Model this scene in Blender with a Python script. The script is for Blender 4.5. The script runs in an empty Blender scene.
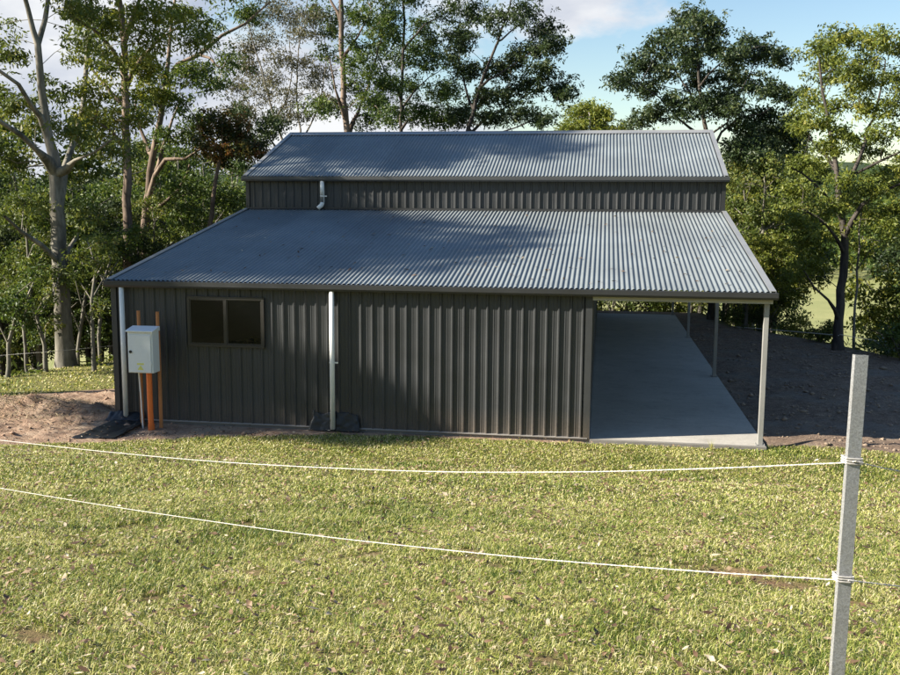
import bpy, math, random
import numpy as np
from mathutils import Vector, Matrix, kdtree
PI = math.pi
scene = bpy.context.scene
COL = scene.collection
RNG = np.random.default_rng(7)

# ------------------------------------------------------------------ camera geometry (fitted)
CAM = np.array([8.226, -15.213, 3.613])
YAW, PIT, ROL, FPX = -0.1569, 0.1314, 0.0065, 958.3
FW = np.array([math.sin(YAW)*math.cos(PIT), math.cos(YAW)*math.cos(PIT), -math.sin(PIT)])
_r = np.array([math.cos(YAW), -math.sin(YAW), 0.0]); _u = np.cross(_r, FW)
RT = _r*math.cos(ROL)+_u*math.sin(ROL); UP = -_r*math.sin(ROL)+_u*math.cos(ROL)
def P(px, py, D):
    return CAM + (FW + RT*(px-450)/FPX - UP*(py-337.5)/FPX)*D

# ------------------------------------------------------------------ tagging helpers
def tag(o, label=None, cat=None, group=None, kind=None):
    if label: o['label'] = label
    if cat: o['category'] = cat
    if group: o['group'] = group
    if kind: o['kind'] = kind
    return o
def empty(name, loc, label, cat, group=None):
    o = bpy.data.objects.new(name, None); COL.objects.link(o)
    o.location = Vector(loc); o.empty_display_size = 0.3
    return tag(o, label, cat, group)
def np_mesh(name, V, F, mat=None, smooth=False, attr=None, attrs=None):
    """V (n,3); F (m,k) int array, uniform polygon size"""
    me = bpy.data.meshes.new(name)
    V = np.asarray(V, np.float32); F = np.asarray(F, np.int32)
    k = F.shape[1]
    me.vertices.add(len(V)); me.vertices.foreach_set('co', V.ravel())
    me.loops.add(F.size); me.loops.foreach_set('vertex_index', F.ravel())
    me.polygons.add(len(F)); me.polygons.foreach_set('loop_start', np.arange(0, F.size, k, dtype=np.int32))
    if smooth: me.polygons.foreach_set('use_smooth', np.ones(len(F), bool))
    if attr is not None:
        attrs = {'rnd': attr}
    if attrs:
        for nm, a in attrs.items():
            at = me.attributes.new(nm, 'FLOAT', 'POINT'); at.data.foreach_set('value', np.asarray(a, np.float32))
    me.update(calc_edges=True)
    if mat: me.materials.append(mat)
    return me
def link(name, me, parent=None, world=True):
    o = bpy.data.objects.new(name, me); COL.objects.link(o)
    if parent is not None:
        o.parent = parent
        if world:
            # vertices were given in world space: cancel the offsets of the parents
            off = Vector(parent.location); p = parent.parent
            while p is not None: off += Vector(p.location); p = p.parent
            o.location = -off
    return o
class MB:
    def __init__(s): s.v = []; s.f = []
    def add(s, V, F):
        b = len(s.v); s.v += [tuple(map(float, p)) for p in V]; s.f += [tuple(b+i for i in f) for f in F]
        return s
    def box(s, x0, x1, y0, y1, z0, z1):
        V = [(x, y, z) for z in (z0, z1) for y in (y0, y1) for x in (x0, x1)]
        return s.add(V, [(0,2,3,1),(4,5,7,6),(0,1,5,4),(2,6,7,3),(0,4,6,2),(1,3,7,5)])
    def prism(s, pts, a, b, caps=True):
        """closed polygon pts (list of 3D) swept by vectors a -> b"""
        n = len(pts); pts = [np.array(p, float) for p in pts]; a = np.array(a, float); b = np.array(b, float)
        V = [p+a for p in pts]+[p+b for p in pts]
        F = [(i, (i+1) % n, n+(i+1) % n, n+i) for i in range(n)]
        if caps: F += [tuple(range(n))[::-1], tuple(range(n, 2*n))]
        return s.add(V, F)
    def tube(s, pts, r, n=12, caps=True, close=False):
        pts = [Vector(p) for p in pts]
        rs = r if hasattr(r, '__len__') else [r]*len(pts)
        V = []; F = []
        nrm = None
        for i, p in enumerate(pts):
            t = (pts[min(i+1, len(pts)-1)]-pts[max(i-1, 0)]).normalized()
            if nrm is None: nrm = t.orthogonal().normalized()
            nrm = (nrm - t*nrm.dot(t)).normalized(); bn = t.cross(nrm)
            for k in range(n):
                a = 2*PI*k/n
                V.append(p+(nrm*math.cos(a)+bn*math.sin(a))*rs[i])
        for i in range(len(pts)-1):
            for k in range(n):
                F.append((i*n+k, i*n+(k+1) % n, (i+1)*n+(k+1) % n, (i+1)*n+k))
        if caps: F += [tuple(range(n))[::-1], tuple(range((len(pts)-1)*n, len(pts)*n))]
        return s.add(V, F)
    def build(s, name, mat, parent=None, smooth=False, bevel=0, world=True):
        me = bpy.data.meshes.new(name); me.from_pydata(s.v, [], s.f); me.update()
        me.materials.append(mat)
        if smooth: me.polygons.foreach_set('use_smooth', [True]*len(me.polygons))
        o = link(name, me, parent, world)
        if bevel:
            m = o.modifiers.new('bevel', 'BEVEL'); m.width = bevel; m.segments = 2; m.limit_method = 'ANGLE'
        return o

# ------------------------------------------------------------------ materials
class NT:
    def __init__(s, name):
        s.m = bpy.data.materials.new(name); s.m.use_nodes = True
        s.t = s.m.node_tree; s.t.nodes.clear()
        s.out = s.t.nodes.new('ShaderNodeOutputMaterial')
    def n(s, typ, **kw):
        nd = s.t.nodes.new(typ)
        for k, v in kw.items():
            if k.startswith('i_'):
                nd.inputs[k[2:].replace('_', ' ')].default_value = v
            else: setattr(nd, k, v)
        return nd
    def l(s, a, b): s.t.links.new(a, b)
    def noise(s, scale, detail=4, rough=.55, vec=None, dim='3D', dist=0):
        nd = s.n('ShaderNodeTexNoise'); nd.inputs['Scale'].default_value = scale
        nd.inputs['Detail'].default_value = detail; nd.inputs['Roughness'].default_value = rough
        nd.inputs['Distortion'].default_value = dist
        if vec is None:
            vec = s.n('ShaderNodeTexCoord').outputs['Object']
        s.l(vec, nd.inputs['Vector']); return nd.outputs['Fac']
    def ramp(s, fac, stops):
        nd = s.n('ShaderNodeValToRGB'); cr = nd.color_ramp
        while len(cr.elements) < len(stops): cr.elements.new(0.5)
        for e, (p, c) in zip(cr.elements, stops):
            e.position = p; e.color = (c, c, c, 1) if not hasattr(c, '__len__') else (*c[:3], 1)
        s.l(fac, nd.inputs[0]); return nd.outputs[0]
    def mix(s, f, a, b, typ='MIX'):
        nd = s.n('ShaderNodeMix'); nd.data_type = 'RGBA'; nd.blend_type = typ
        for sock, v in ((nd.inputs[0], f), (nd.inputs[6], a), (nd.inputs[7], b)):
            if isinstance(v, (int, float)): sock.default_value = v
            elif hasattr(v, '__len__'): sock.default_value = (*v[:3], 1)
            else: s.l(v, sock)
        return nd.outputs[2]
    def bump(s, h, strength=.3, dist=.02):
        nd = s.n('ShaderNodeBump'); nd.inputs['Strength'].default_value = strength; nd.inputs['Distance'].default_value = dist
        s.l(h, nd.inputs['Height']); return nd.outputs[0]
    def bsdf(s, col, rough=.6, metal=0, spec=.5, bump=None, **kw):
        b = s.n('ShaderNodeBsdfPrincipled')
        for nm, v in (('Base Color', col), ('Roughness', rough), ('Metallic', metal), ('Specular IOR Level', spec)):
            if isinstance(v, (int, float)): b.inputs[nm].default_value = v
            elif hasattr(v, '__len__'): b.inputs[nm].default_value = (*v[:3], 1)
            else: s.l(v, b.inputs[nm])
        if bump is not None: s.l(bump, b.inputs['Normal'])
        s.l(b.outputs[0], s.out.inputs[0]); return b

def _panels(t, c, amt):
    geo = t.n('ShaderNodeNewGeometry'); sep = t.n('ShaderNodeSeparateXYZ'); t.l(geo.outputs['Position'], sep.inputs[0])
    m = t.n('ShaderNodeMath', operation='DIVIDE'); t.l(sep.outputs[0], m.inputs[0]); m.inputs[1].default_value = .762
    f = t.n('ShaderNodeMath', operation='FLOOR'); t.l(m.outputs[0], f.inputs[0])
    w = t.n('ShaderNodeTexWhiteNoise'); w.noise_dimensions = '1D'; t.l(f.outputs[0], w.inputs['W'])
    g = t.ramp(w.outputs['Value'], [(0, 1-amt), (1, 1.0)])
    fr = t.n('ShaderNodeMath', operation='FRACT'); t.l(m.outputs[0], fr.inputs[0])
    e = t.ramp(fr.outputs[0], [(0, .72), (.012, 1.0)])
    return t.mix(1.0, t.mix(1.0, c, g, 'MULTIPLY'), e, 'MULTIPLY')
NT.panels = _panels
def mat_paint(name, col, rough=.4, metal=0, var=.12, spec=.5, dirt=0.0, panel=0):
    t = NT(name)
    a = t.noise(1.3, 5, .6); b = t.noise(28, 4, .6)
    f = t.mix(.35, a, b)
    lo = tuple(c*(1-var) for c in col); hi = tuple(min(1, c*(1+var)) for c in col)
    c = t.ramp(f, [(.35, lo), (.65, hi)])
    if dirt:
        geo = t.n('ShaderNodeNewGeometry'); sep = t.n('ShaderNodeSeparateXYZ'); t.l(geo.outputs['Position'], sep.inputs[0])
        mr = t.n('ShaderNodeMapRange'); mr.inputs[1].default_value = -.05; mr.inputs[2].default_value = .45
        mr.inputs[3].default_value = dirt; mr.inputs[4].default_value = 0
        t.l(sep.outputs[2], mr.inputs[0])
        mm = t.n('ShaderNodeMath', operation='MULTIPLY'); t.l(mr.outputs[0], mm.inputs[0]); t.l(b, mm.inputs[1])
        c = t.mix(mm.outputs[0], c, (.22, .16, .11))
    if panel: c = t.panels(c, panel)
    r = t.ramp(a, [(.3, max(.05, rough-.08)), (.7, min(1, rough+.1))])
    t.bsdf(c, r, metal, spec, t.bump(b, .05, .002))
    return t.m
def mat_bark(name, c1, c2, c3, scale=2.2):
    t = NT(name)
    co = t.n('ShaderNodeTexCoord'); mp = t.n('ShaderNodeMapping'); mp.inputs['Scale'].default_value = (1, 1, .28)
    t.l(co.outputs['Object'], mp.inputs[0])
    a = t.noise(scale, 5, .6, mp.outputs[0], dist=.6); b = t.noise(14, 5, .65, mp.outputs[0])
    c = t.ramp(a, [(.36, c1), (.5, c2), (.66, c3)])
    c = t.mix(t.ramp(b, [(.35, .45), (.6, 0)]), c, tuple(x*.45 for x in c1))
    t.bsdf(c, .85, 0, .2, t.bump(b, .5, .02)); return t.m
def mat_leaf(name, cols, trans=.4):
    t = NT(name)
    at = t.n('ShaderNodeAttribute'); at.attribute_name = 'rnd'
    n = len(cols)
    c = t.ramp(at.outputs['Fac'], [(i/(n-1), col) for i, col in enumerate(cols)])
    b = t.n('ShaderNodeBsdfPrincipled'); t.l(c, b.inputs['Base Color']); b.inputs['Roughness'].default_value = .5
    b.inputs['Specular IOR Level'].default_value = .35
    tr = t.n('ShaderNodeBsdfTranslucent')
    t.l(t.mix(.5, c, (1.0, .95, .3), 'MULTIPLY'), tr.inputs[0])
    ms = t.n('ShaderNodeMixShader'); ms.inputs[0].default_value = trans
    t.l(b.outputs[0], ms.inputs[1]); t.l(tr.outputs[0], ms.inputs[2]); t.l(ms.outputs[0], t.out.inputs[0])
    return t.m

M = {}
M['wall'] = mat_paint('wall_steel', (.043, .045, .047), .42, .0, .12, .5, dirt=.6, panel=.14)
M['trim'] = mat_paint('trim_steel', (.028, .029, .030), .4, 0, .08)
M['gutter_up'] = mat_paint('upper_gutter_steel', (.055, .058, .06), .4, 0, .08)
M['frame'] = mat_paint('bronze_aluminium', (.030, .027, .024), .35, 0, .08)
M['beam'] = mat_paint('galvanised_beam', (.38, .36, .30), .5, .1, .1)
M['post'] = mat_paint('galvanised_post', (.27, .265, .25), .5, .1, .12)
M['pvc'] = mat_paint('white_pvc', (.80, .79, .75), .4, 0, .06)
M['box'] = mat_paint('meter_box_paint', (.72, .74, .74), .4, 0, .04)
M['black'] = mat_paint('black_plastic', (.012, .012, .012), .4, 0, .1)
M['sheet'] = mat_paint('plastic_sheet_film', (.007, .008, .010), .42, 0, .25)
M['orange'] = mat_paint('orange_conduit', (.80, .17, .03), .42, 0, .1)
M['timber'] = mat_paint('orange_brown_timber', (.42, .17, .06), .75, 0, .25)
M['sticker'] = mat_paint('yellow_sticker', (.72, .70, .18), .5, 0, .1)
M['rope'] = mat_paint('white_braid', (.50, .47, .43), .75, 0, .08)
def mat_roof():
    t = NT('roof_steel')
    a = t.noise(.7, 5, .6); b = t.noise(9, 5, .65)
    co = t.n('ShaderNodeTexCoord'); mp = t.n('ShaderNodeMapping'); mp.inputs['Scale'].default_value = (9, .35, .35)
    t.l(co.outputs['Object'], mp.inputs[0]); st = t.noise(1.0, 4, .6, mp.outputs[0])
    c = t.ramp(a, [(.3, (.150, .168, .176)), (.7, (.205, .228, .236))])
    c = t.mix(t.ramp(st, [(.5, 0), (.75, .22)]), c, (.19, .18, .165))
    c = t.mix(t.ramp(b, [(.62, 0), (.8, .25)]), c, (.24, .22, .19))
    c = t.panels(c, .12)
    r = t.ramp(b, [(.3, .38), (.7, .52)])
    t.bsdf(c, r, .0, .16, t.bump(b, .04, .002)); return t.m
M['roof'] = mat_roof()
M['roof_trim'] = mat_paint('roof_capping', (.30, .30, .295), .38, .3, .08)
def mat_galv():
    t = NT('spangled_zinc')
    co = t.n('ShaderNodeTexCoord')
    v = t.n('ShaderNodeTexVoronoi'); v.inputs['Scale'].default_value = 330; t.l(co.outputs['Object'], v.inputs['Vector'])
    sp = t.n('ShaderNodeSeparateColor'); t.l(v.outputs['Color'], sp.inputs[0])
    a = t.noise(9, 5, .7)
    c = t.ramp(sp.outputs[0], [(0, (.28, .28, .28)), (1, (.46, .46, .47))])
    c = t.mix(t.ramp(a, [(.45, 0), (.7, .5)]), c, (.32, .31, .30))
    t.bsdf(c, t.ramp(sp.outputs[1], [(0, .35), (1, .6)]), .55, .5, t.bump(a, .1, .002)); return t.m
M['galv'] = mat_galv()
def mat_glass():
    t = NT('window_glass')
    b = t.bsdf((.003, .0035, .004), .02, 0, .22, t.bump(t.noise(2.5, 3), .12, .02)); return t.m
M['glass'] = mat_glass()
def mat_concrete():
    t = NT('slab_concrete')
    a = t.noise(.9, 6, .65); b = t.noise(16, 5, .7); d = t.noise(2.7, 5, .7)
    c = t.ramp(a, [(.3, (.36, .335, .295)), (.7, (.46, .43, .38))])
    c = t.mix(t.ramp(d, [(.52, 0), (.66, .4)]), c, (.22, .20, .175))
    c = t.mix(t.ramp(b, [(.35, .25), (.55, 0)]), c, (.2, .19, .18))
    geo = t.n('ShaderNodeNewGeometry'); sep = t.n('ShaderNodeSeparateXYZ'); t.l(geo.outputs['Position'], sep.inputs[0])
    mod = t.n('ShaderNodeMath', operation='MODULO'); t.l(sep.outputs[1], mod.inputs[0]); mod.inputs[1].default_value = 3.28
    c = t.mix(t.ramp(mod.outputs[0], [(0, .65), (.004, .65), (.006, 0)]), c, (.07, .065, .06))
    sw = t.n('ShaderNodeMapping'); sw.inputs['Scale'].default_value = (.5, 5, 1); t.l(geo.outputs['Position'], sw.inputs[0])
    c = t.mix(t.ramp(t.noise(2.0, 4, .6, sw.outputs[0]), [(.45, 0), (.75, .3)]), c, (.27, .25, .215))
    t.bsdf(c, .72, 0, .4, t.bump(b, .1, .004)); return t.m
M['concrete'] = mat_concrete()
M['bark_pale'] = mat_bark('bark_smooth_pale', (.09, .083, .065), (.20, .185, .15), (.32, .285, .235))
M['bark_brown'] = mat_bark('bark_brown', (.085, .06, .045), (.19, .14, .105), (.30, .225, .17))
M['bark_dark'] = mat_bark('bark_dark', (.035, .030, .026), (.07, .06, .052), (.12, .10, .085))
M['bark_mid'] = mat_bark('bark_grey', (.09, .082, .068), (.18, .165, .14), (.29, .26, .22))
M['leaf_green'] = mat_leaf('leaf_green', [(0.024, 0.044, 0.012), (0.051, 0.088, 0.020), (0.098, 0.144, 0.027), (0.171, 0.195, 0.043)])
M['leaf_olive'] = mat_leaf('leaf_olive', [(0.037, 0.054, 0.015), (0.085, 0.120, 0.024), (0.152, 0.183, 0.037), (0.232, 0.213, 0.061)])
M['leaf_dark'] = mat_leaf('leaf_dark', [(0.015, 0.027, 0.012), (0.030, 0.051, 0.018), (0.055, 0.083, 0.027), (0.104, 0.122, 0.037)], .3)
M['leaf_grey'] = mat_leaf('leaf_grey', [(0.055, 0.055, 0.037), (0.098, 0.098, 0.055), (0.146, 0.134, 0.079), (0.220, 0.159, 0.098)], .35)
M['leaf_gold'] = mat_leaf('leaf_gold', [(0.051, 0.073, 0.015), (0.116, 0.152, 0.024), (0.213, 0.232, 0.037), (0.317, 0.281, 0.061)])
M['leaf_flush'] = mat_leaf('leaf_flush', [(0.024, 0.037, 0.010), (0.061, 0.067, 0.015), (0.146, 0.091, 0.024), (0.268, 0.104, 0.037)])
M['leaf_strap'] = mat_leaf('leaf_strap', [(.09, .11, .09), (.16, .19, .17), (.25, .28, .26)], .15)
M['grass'] = mat_leaf('grass_blades', [(.035, .075, .012), (.15, .215, .03), (.36, .38, .08), (.56, .51, .19), (.74, .65, .40)], .35)
M['litter'] = mat_leaf('dead_leaves', [(.05, .03, .018), (.15, .088, .05), (.28, .185, .11), (.48, .38, .26), (.68, .60, .46)], .2)
M['clod'] = mat_paint('dirt_clods', (.30, .19, .125), .95, 0, .35)

# ------------------------------------------------------------------ numeric noise
_perm = np.random.default_rng(3).random((256, 256))
def vnoise(x, y):
    xi = np.floor(x).astype(int); yi = np.floor(y).astype(int); fx = x-xi; fy = y-yi
    fx = fx*fx*(3-2*fx); fy = fy*fy*(3-2*fy)
    g = lambda a, b: _perm[a & 255, b & 255]
    return (g(xi, yi)*(1-fx)*(1-fy)+g(xi+1, yi)*fx*(1-fy)+g(xi, yi+1)*(1-fx)*fy+g(xi+1, yi+1)*fx*fy)*2-1
def fbm(x, y, o=4):
    s = 0; a = 1; t = 0
    for i in range(o):
        s = s+a*vnoise(x+17.3*i, y-9.1*i); t += a; a *= .5; x = x*2.03; y = y*2.03
    return s/t
def sstep(a, b, x):
    t = np.clip((x-a)/(b-a), 0, 1); return t*t*(3-2*t)
def sdist(x, y, poly):
    """signed distance to polygon, negative inside"""
    x = np.asarray(x, float); y = np.asarray(y, float)
    d = np.full(x.shape, 1e9); ins = np.zeros(x.shape, bool)
    n = len(poly)
    for i in range(n):
        x0, y0 = poly[i]; x1, y1 = poly[(i+1) % n]
        ex, ey = x1-x0, y1-y0
        t = np.clip(((x-x0)*ex+(y-y0)*ey)/(ex*ex+ey*ey), 0, 1)
        d = np.minimum(d, np.hypot(x-x0-t*ex, y-y0-t*ey))
        if y0 != y1:
            c = ((y0 > y) != (y1 > y)) & (x < (x1-x0)*(y-y0)/(y1-y0)+x0)
            ins ^= c
    return np.where(ins, -d, d)

# ------------------------------------------------------------------ shed dimensions
L, LW, D1, MD = 10.78, 8.06, 6.404, 6.719
W = 2*D1+MD
H, H2, H3, H4 = 2.40, 3.616, 4.367, 5.61
OX, G = .062, .12

# ------------------------------------------------------------------ ground
PLATEAU = [(-4.5, 3.2), (-3.2, 5.9), (-2.0, 12), (-1.5, 21), (11.5, 21), (12.05, 16.9), (13.98, 14.0), (14.8, 12.2), (15.9, 9.6),
           (18.5, 5), (22, -4), (26, -30), (-16, -30), (-12, -12), (-8.5, -2)]
DIRT_LEFT = [(-8, .2), (-5, 1.1), (-3.3, 1.6), (-1.5, 2.7), (0.2, 3.4), (0.4, .5), (8.4, .3), (8.3, -.16), (3.95, -.20), (3.2, -.42), (1.7, -.95),
             (.5, -1.55), (-.77, -2.15), (-3, -3.0), (-8, -3.6)]
YARD = [(10.5, .30), (11.6, .12), (12.4, .25), (13.0, .10), (15, .2), (20, 0), (22.5, -3), (22, 4), (16.2, 9.8), (14.9, 12.4), (14.1, 14.2), (12.2, 17.2), (11.7, 21.5), (-1, 21.5), (-1, 10), (2, 2), (9, 1)]
SPOTS = [(9.22, -8.24, .30, .21), (9.46, -8.50, .16, .11), (6.95, -9.8, .10, .05), (6.87, -10.78, .09, .05), (5.36, -10.9, .14, .09), (5.95, -9.72, .12, .05), (8.6, -9.6, .10, .05), (9.9, -8.9, .12, .07), (8.0, -10.6, .10, .06)]
def bare_spots(x, y):
    b = 0
    for (a, c, r1, r2) in SPOTS:
        u = (x-a)*.9+(y-c)*-.45; v = (x-a)*.45+(y-c)*.9
        b = np.maximum(b, np.exp(-((u/r1)**2+(v/r2)**2)))
    n = fbm(x/.33+11, y/.33+7, 3)
    b = b*(.8+.5*fbm(x/.06, y/.06, 2))
    return np.clip(np.maximum(b, .45*sstep(.44, .58, n)), 0, 1)
def zfun(x, y, fine=True):
    x = np.asarray(x, float); y = np.asarray(y, float)
    # lawn rising towards the camera
    t = np.maximum(0, -1.2-y)
    z = -.05+.150*t*sstep(0, 2.5, t)+.0*t
    z = np.where(y < -22, z-.02*(-22-y), z)
    d = sdist(x, y, PLATEAU)
    drop = 8.5*(1-np.exp(-np.maximum(0, d)/13.0))*sstep(0, 2.0, np.maximum(0, d))
    R = np.hypot(x-8, y+15)
    hill = sstep(170, 520, R)*(27+16*fbm(x/140, y/140, 3))
    back = sstep(-40, -16, y)          # behind the camera the hill goes on rising gently
    z = z-drop*back + hill*(1.0) + np.where(d > 3, .35*fbm(x/6, y/6, 3)*np.minimum(1, d/8), 0)
    # small relief
    lawn = sstep(-.6, -2, y)
    z = z+lawn*(.05*fbm(x/2.2, y/2.2, 3)+.018*fbm(x/.35+3, y/.35, 2))
    # left grass bank slightly raised
    z = z + .05*np.exp(-((x+2.6)**2+(y-3.8)**2)/4)
    if fine:
        dl = sdist(x, y, DIRT_LEFT)
        k = sstep(0.1, -.5, dl)*sstep(1.4, -.4, x)
        z = z+k*(.075*np.abs(fbm(x/.55, y/.35, 4))*2+.03*fbm(x/.12, y/.1, 2))
        z = z+.24*np.exp(-(((x+1.75)/1.5)**2+((y-.35)/.45)**2))*(1+.5*fbm(x/.2, y/.2, 3))
        dy = sdist(x, y, YARD); k = sstep(.05, -.35, dy)*sstep(10.8, 11.0, x)
        z = z+k*(.045*fbm(x/.6, y/.5, 4)+.028*fbm(x/.16, y/.13, 3))
        z = z+.10*np.exp(-(((x-11.75)/.55)**2+((y-.32)/.16)**2))
        # bare scrape in the lawn
        z = z-.045*np.exp(-((((x-9.2)*.9-(y+8.22)*.45)/.17)**2+(((x-9.2)*.45+(y+8.22)*.9)/.10)**2)**1.5)
    # keep the ground below the slab
    sx = np.maximum(np.maximum(-x, x-L), 0); sy = np.maximum(np.maximum(-y-.02, y-W), 0); sd = np.hypot(sx, sy)
    cap = np.where(x < LW, -.022, -.05)
    z = np.where(sd < .12, np.minimum(z, cap-.04*(1-sd/.12)*(x > LW)), z)
    z = np.where((x > 0) & (x < L) & (y > 0) & (y < W), np.minimum(z, -.1), z)
    return z
def masks(x, y):
    """lawn, dirt(left), yard, wild in 0..1"""
    wob = .12*fbm(x/.5, y/.5, 3)+.05*fbm(x/.09, y/.09, 2)
    dl = sdist(x, y, DIRT_LEFT)+wob; dy = sdist(x, y, YARD)+wob*.9; dp = sdist(x, y, PLATEAU)
    dirt = sstep(.04, -.04, dl); yard = sstep(.04, -.04, dy)
    wild = sstep(-.2, .9, dp+wob*2)
    return dirt, yard, wild

def grid_axis(segs):
    out = []
    for a, b, st in segs:
        n = max(1, int(round((b-a)/st))); out += list(np.linspace(a, b, n, endpoint=False))
    out.append(segs[-1][1]); return np.array(out)
def geo_axis(inner, outer, r=1.16):
    lo = [inner[0]]; st = inner[1]-inner[0]
    while lo[0] > -outer: st *= r; lo.insert(0, lo[0]-st)
    hi = [inner[-1]]; st = inner[-1]-inner[-2]
    while hi[-1] < outer: st *= r; hi.append(hi[-1]+st)
    return np.array(lo[:-1]+list(inner)+hi[1:])
ax = geo_axis(list(grid_axis([(-9, -6, .2), (-6, 14.5, .07), (14.5, 20, .15)])), 1500)
ay = geo_axis(list(grid_axis([(-16, -12, .15), (-12, 4.0, .06), (4.0, 18, .12)])), 1500)
X, Y = np.meshgrid(ax, ay); Z = zfun(X, Y)
nx, ny = len(ax), len(ay)
idx = np.arange(nx*ny).reshape(ny, nx)
F = np.stack([idx[:-1, :-1], idx[:-1, 1:], idx[1:, 1:], idx[1:, :-1]], -1).reshape(-1, 4)
dm, ym, wm = masks(X, Y)
Rg = np.hypot(X-8, Y+15)
field = sstep(8, 30, sdist(X, Y, PLATEAU))
bare = bare_spots(X, Y)*(Y < -1.2)*(Y > -16)
forest = sstep(210, 330, Rg+60*fbm(X/70, Y/70, 3))
def mat_ground():
    t = NT('ground_soil_and_turf')
    def A(n):
        a = t.n('ShaderNodeAttribute'); a.attribute_name = n; return a.outputs['Fac']
    geo = t.n('ShaderNodeNewGeometry').outputs['Position']
    n1 = t.noise(.8, 6, .65, geo); n2 = t.noise(7, 6, .7, geo); n3 = t.noise(38, 5, .7, geo); n4 = t.noise(110, 4, .7, geo)
    turf = t.ramp(n3, [(.3, (.075, .095, .025)), (.5, (.16, .165, .05)), (.66, (.27, .22, .10))])
    turf = t.mix(t.ramp(n2, [(.42, 0), (.62, .55)]), turf, (.20, .16, .08))
    dirt = t.ramp(n2, [(.3, (.20, .125, .085)), (.5, (.34, .235, .165)), (.68, (.46, .35, .25))])
    dirt = t.mix(t.ramp(n3, [(.38, .6), (.56, 0)]), dirt, (.17, .10, .065))
    dirt = t.mix(t.ramp(n1, [(.5, 0), (.7, .45)]), dirt, (.42, .36, .27))
    yard = t.ramp(n2, [(.3, (.15, .105, .072)), (.5, (.27, .19, .135)), (.7, (.36, .265, .19))])
    yard = t.mix(t.ramp(n3, [(.45, .65), (.6, 0)]), yard, (.075, .055, .045))
    yard = t.mix(t.ramp(n1, [(.5, 0), (.66, .4)]), yard, (.20, .20, .18))
    wild = t.ramp(n3, [(.35, (.04, .03, .018)), (.6, (.10, .075, .04))])
    wild = t.mix(t.ramp(n2, [(.5, 0), (.62, .6)]), wild, (.045, .06, .02))
    fld = t.ramp(t.noise(.06, 5, .6, geo), [(.35, (.20, .215, .085)), (.65, (.31, .30, .13))])
    fst = t.ramp(t.noise(.12, 6, .8, geo), [(.35, (.018, .032, .014)), (.65, (.05, .068, .028))])
    c = t.mix(A('dirt'), turf, dirt); c = t.mix(A('yard'), c, yard); c = t.mix(A('bare'), c, (.20, .11, .07))
    c = t.mix(A('wild'), c, wild); c = t.mix(A('field'), c, fld); c = t.mix(A('forest'), c, fst)
    hh = t.mix(.5, n3, n4)
    t.bsdf(c, .95, 0, .15, t.bump(hh, .9, .03)); return t.m
me = np_mesh('ground', np.stack([X, Y, Z], -1).reshape(-1, 3), F, mat_ground(), True,
             attrs={'dirt': dm.ravel(), 'yard': ym.ravel(), 'wild': wm.ravel(), 'field': field.ravel(), 'bare': bare.ravel(), 'forest': forest.ravel()})
o = link('ground', me); tag(o, kind='structure')

# ------------------------------------------------------------------ lawn blades, dead leaves, clods
def in_view(x, y, z, mx=.62):
    d = np.stack([x, y, z], -1)-CAM; dep = d@FW
    return dep, np.abs(d@RT)/np.maximum(dep, .1)
def scatter_lawn(n, dmin, dmax, rng):
    # sample in a wedge around the view direction, uniform per area
    D = np.sqrt(rng.random(n)*(dmax**2-dmin**2)+dmin**2); s = rng.uniform(-.62, .62, n)
    f2 = FW[:2]/np.linalg.norm(FW[:2]); r2 = np.array([f2[1], -f2[0]])
    x = CAM[0]+D*f2[0]+D*s*r2[0]; y = CAM[1]+D*f2[1]+D*s*r2[1]
    return x, y, D
def blades(n, dmin, dmax, rng, ln, wd, keep=None):
    x, y, D = scatter_lawn(n, dmin, dmax, rng)
    dirt, yard, wild = masks(x, y)
    insl = (x > -.02) & (x < L+.05) & (y > -.05) & (y < W)
    br = bare_spots(x, y)
    thin = sstep(-.75, -.05, fbm(x/.45+5, y/.45, 3)+.25)
    k = (dirt < .5) & (yard < .5) & (wild < .6) & ~insl & (rng.random(n) > br*2.2) & (rng.random(n) < .45+.55*thin)
    x, y, D = x[k], y[k], D[k]; n = len(x); z = zfun(x, y)
    patch = fbm(x/.5, y/.5, 3); lush = sstep(.05, .5, fbm(x/1.1+40, y/1.1, 3))
    h = ln*rng.uniform(.4, 1.2, n)*(1+.28*lush+.2*patch)
    a = rng.uniform(0, 2*PI, n); lean = rng.uniform(.55, 1.62, n)*(1-.25*lush)
    dx, dy = np.cos(a), np.sin(a); wx, wy = -dy, dx
    w = wd*rng.uniform(.6, 1.3, n)*(D/7.0)**.5
    tip = np.stack([x+dx*h*np.sin(lean), y+dy*h*np.sin(lean), z+h*np.cos(lean)*.85+.004], -1)
    mid = np.stack([x+dx*h*np.sin(lean*.6)*.55, y+dy*h*np.sin(lean*.6)*.55, z+h*.55*np.cos(lean*.6)], -1)
    tw = rng.uniform(-.5, .5, n)
    wv = np.stack([wx, wy, tw], -1)*w[:, None]*.5
    base = np.stack([x, y, z-.004], -1)
    V = np.stack([base-wv, base+wv, mid+wv*.95, mid-wv*.95, tip], 1).reshape(-1, 3)
    b = np.arange(n)[:, None]*5
    T = np.concatenate([b+[0, 1, 2], b+[0, 2, 3], b+[3, 2, 4]], 1).reshape(-1, 3)
    c = np.clip(.47+.29*rng.standard_normal(n)-.17*lush+.16*fbm(x/.8-9, y/.8, 3)+.38*(rng.random(n) < .17), 0, 1)
    return V, T, np.repeat(c, 5)
rng = np.random.default_rng(11)
parts = [blades(520000, 3.3, 9.5, rng, .054, .0040), blades(300000, 9.5, 15.3, rng, .050, .0064), blades(60000, 15.3, 24, rng, .06, .012)]
V = []; T = []; C_ = []; off = 0
for v, t_, c in parts:
    V.append(v); T.append(t_+off); C_.append(c); off += len(v)
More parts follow.
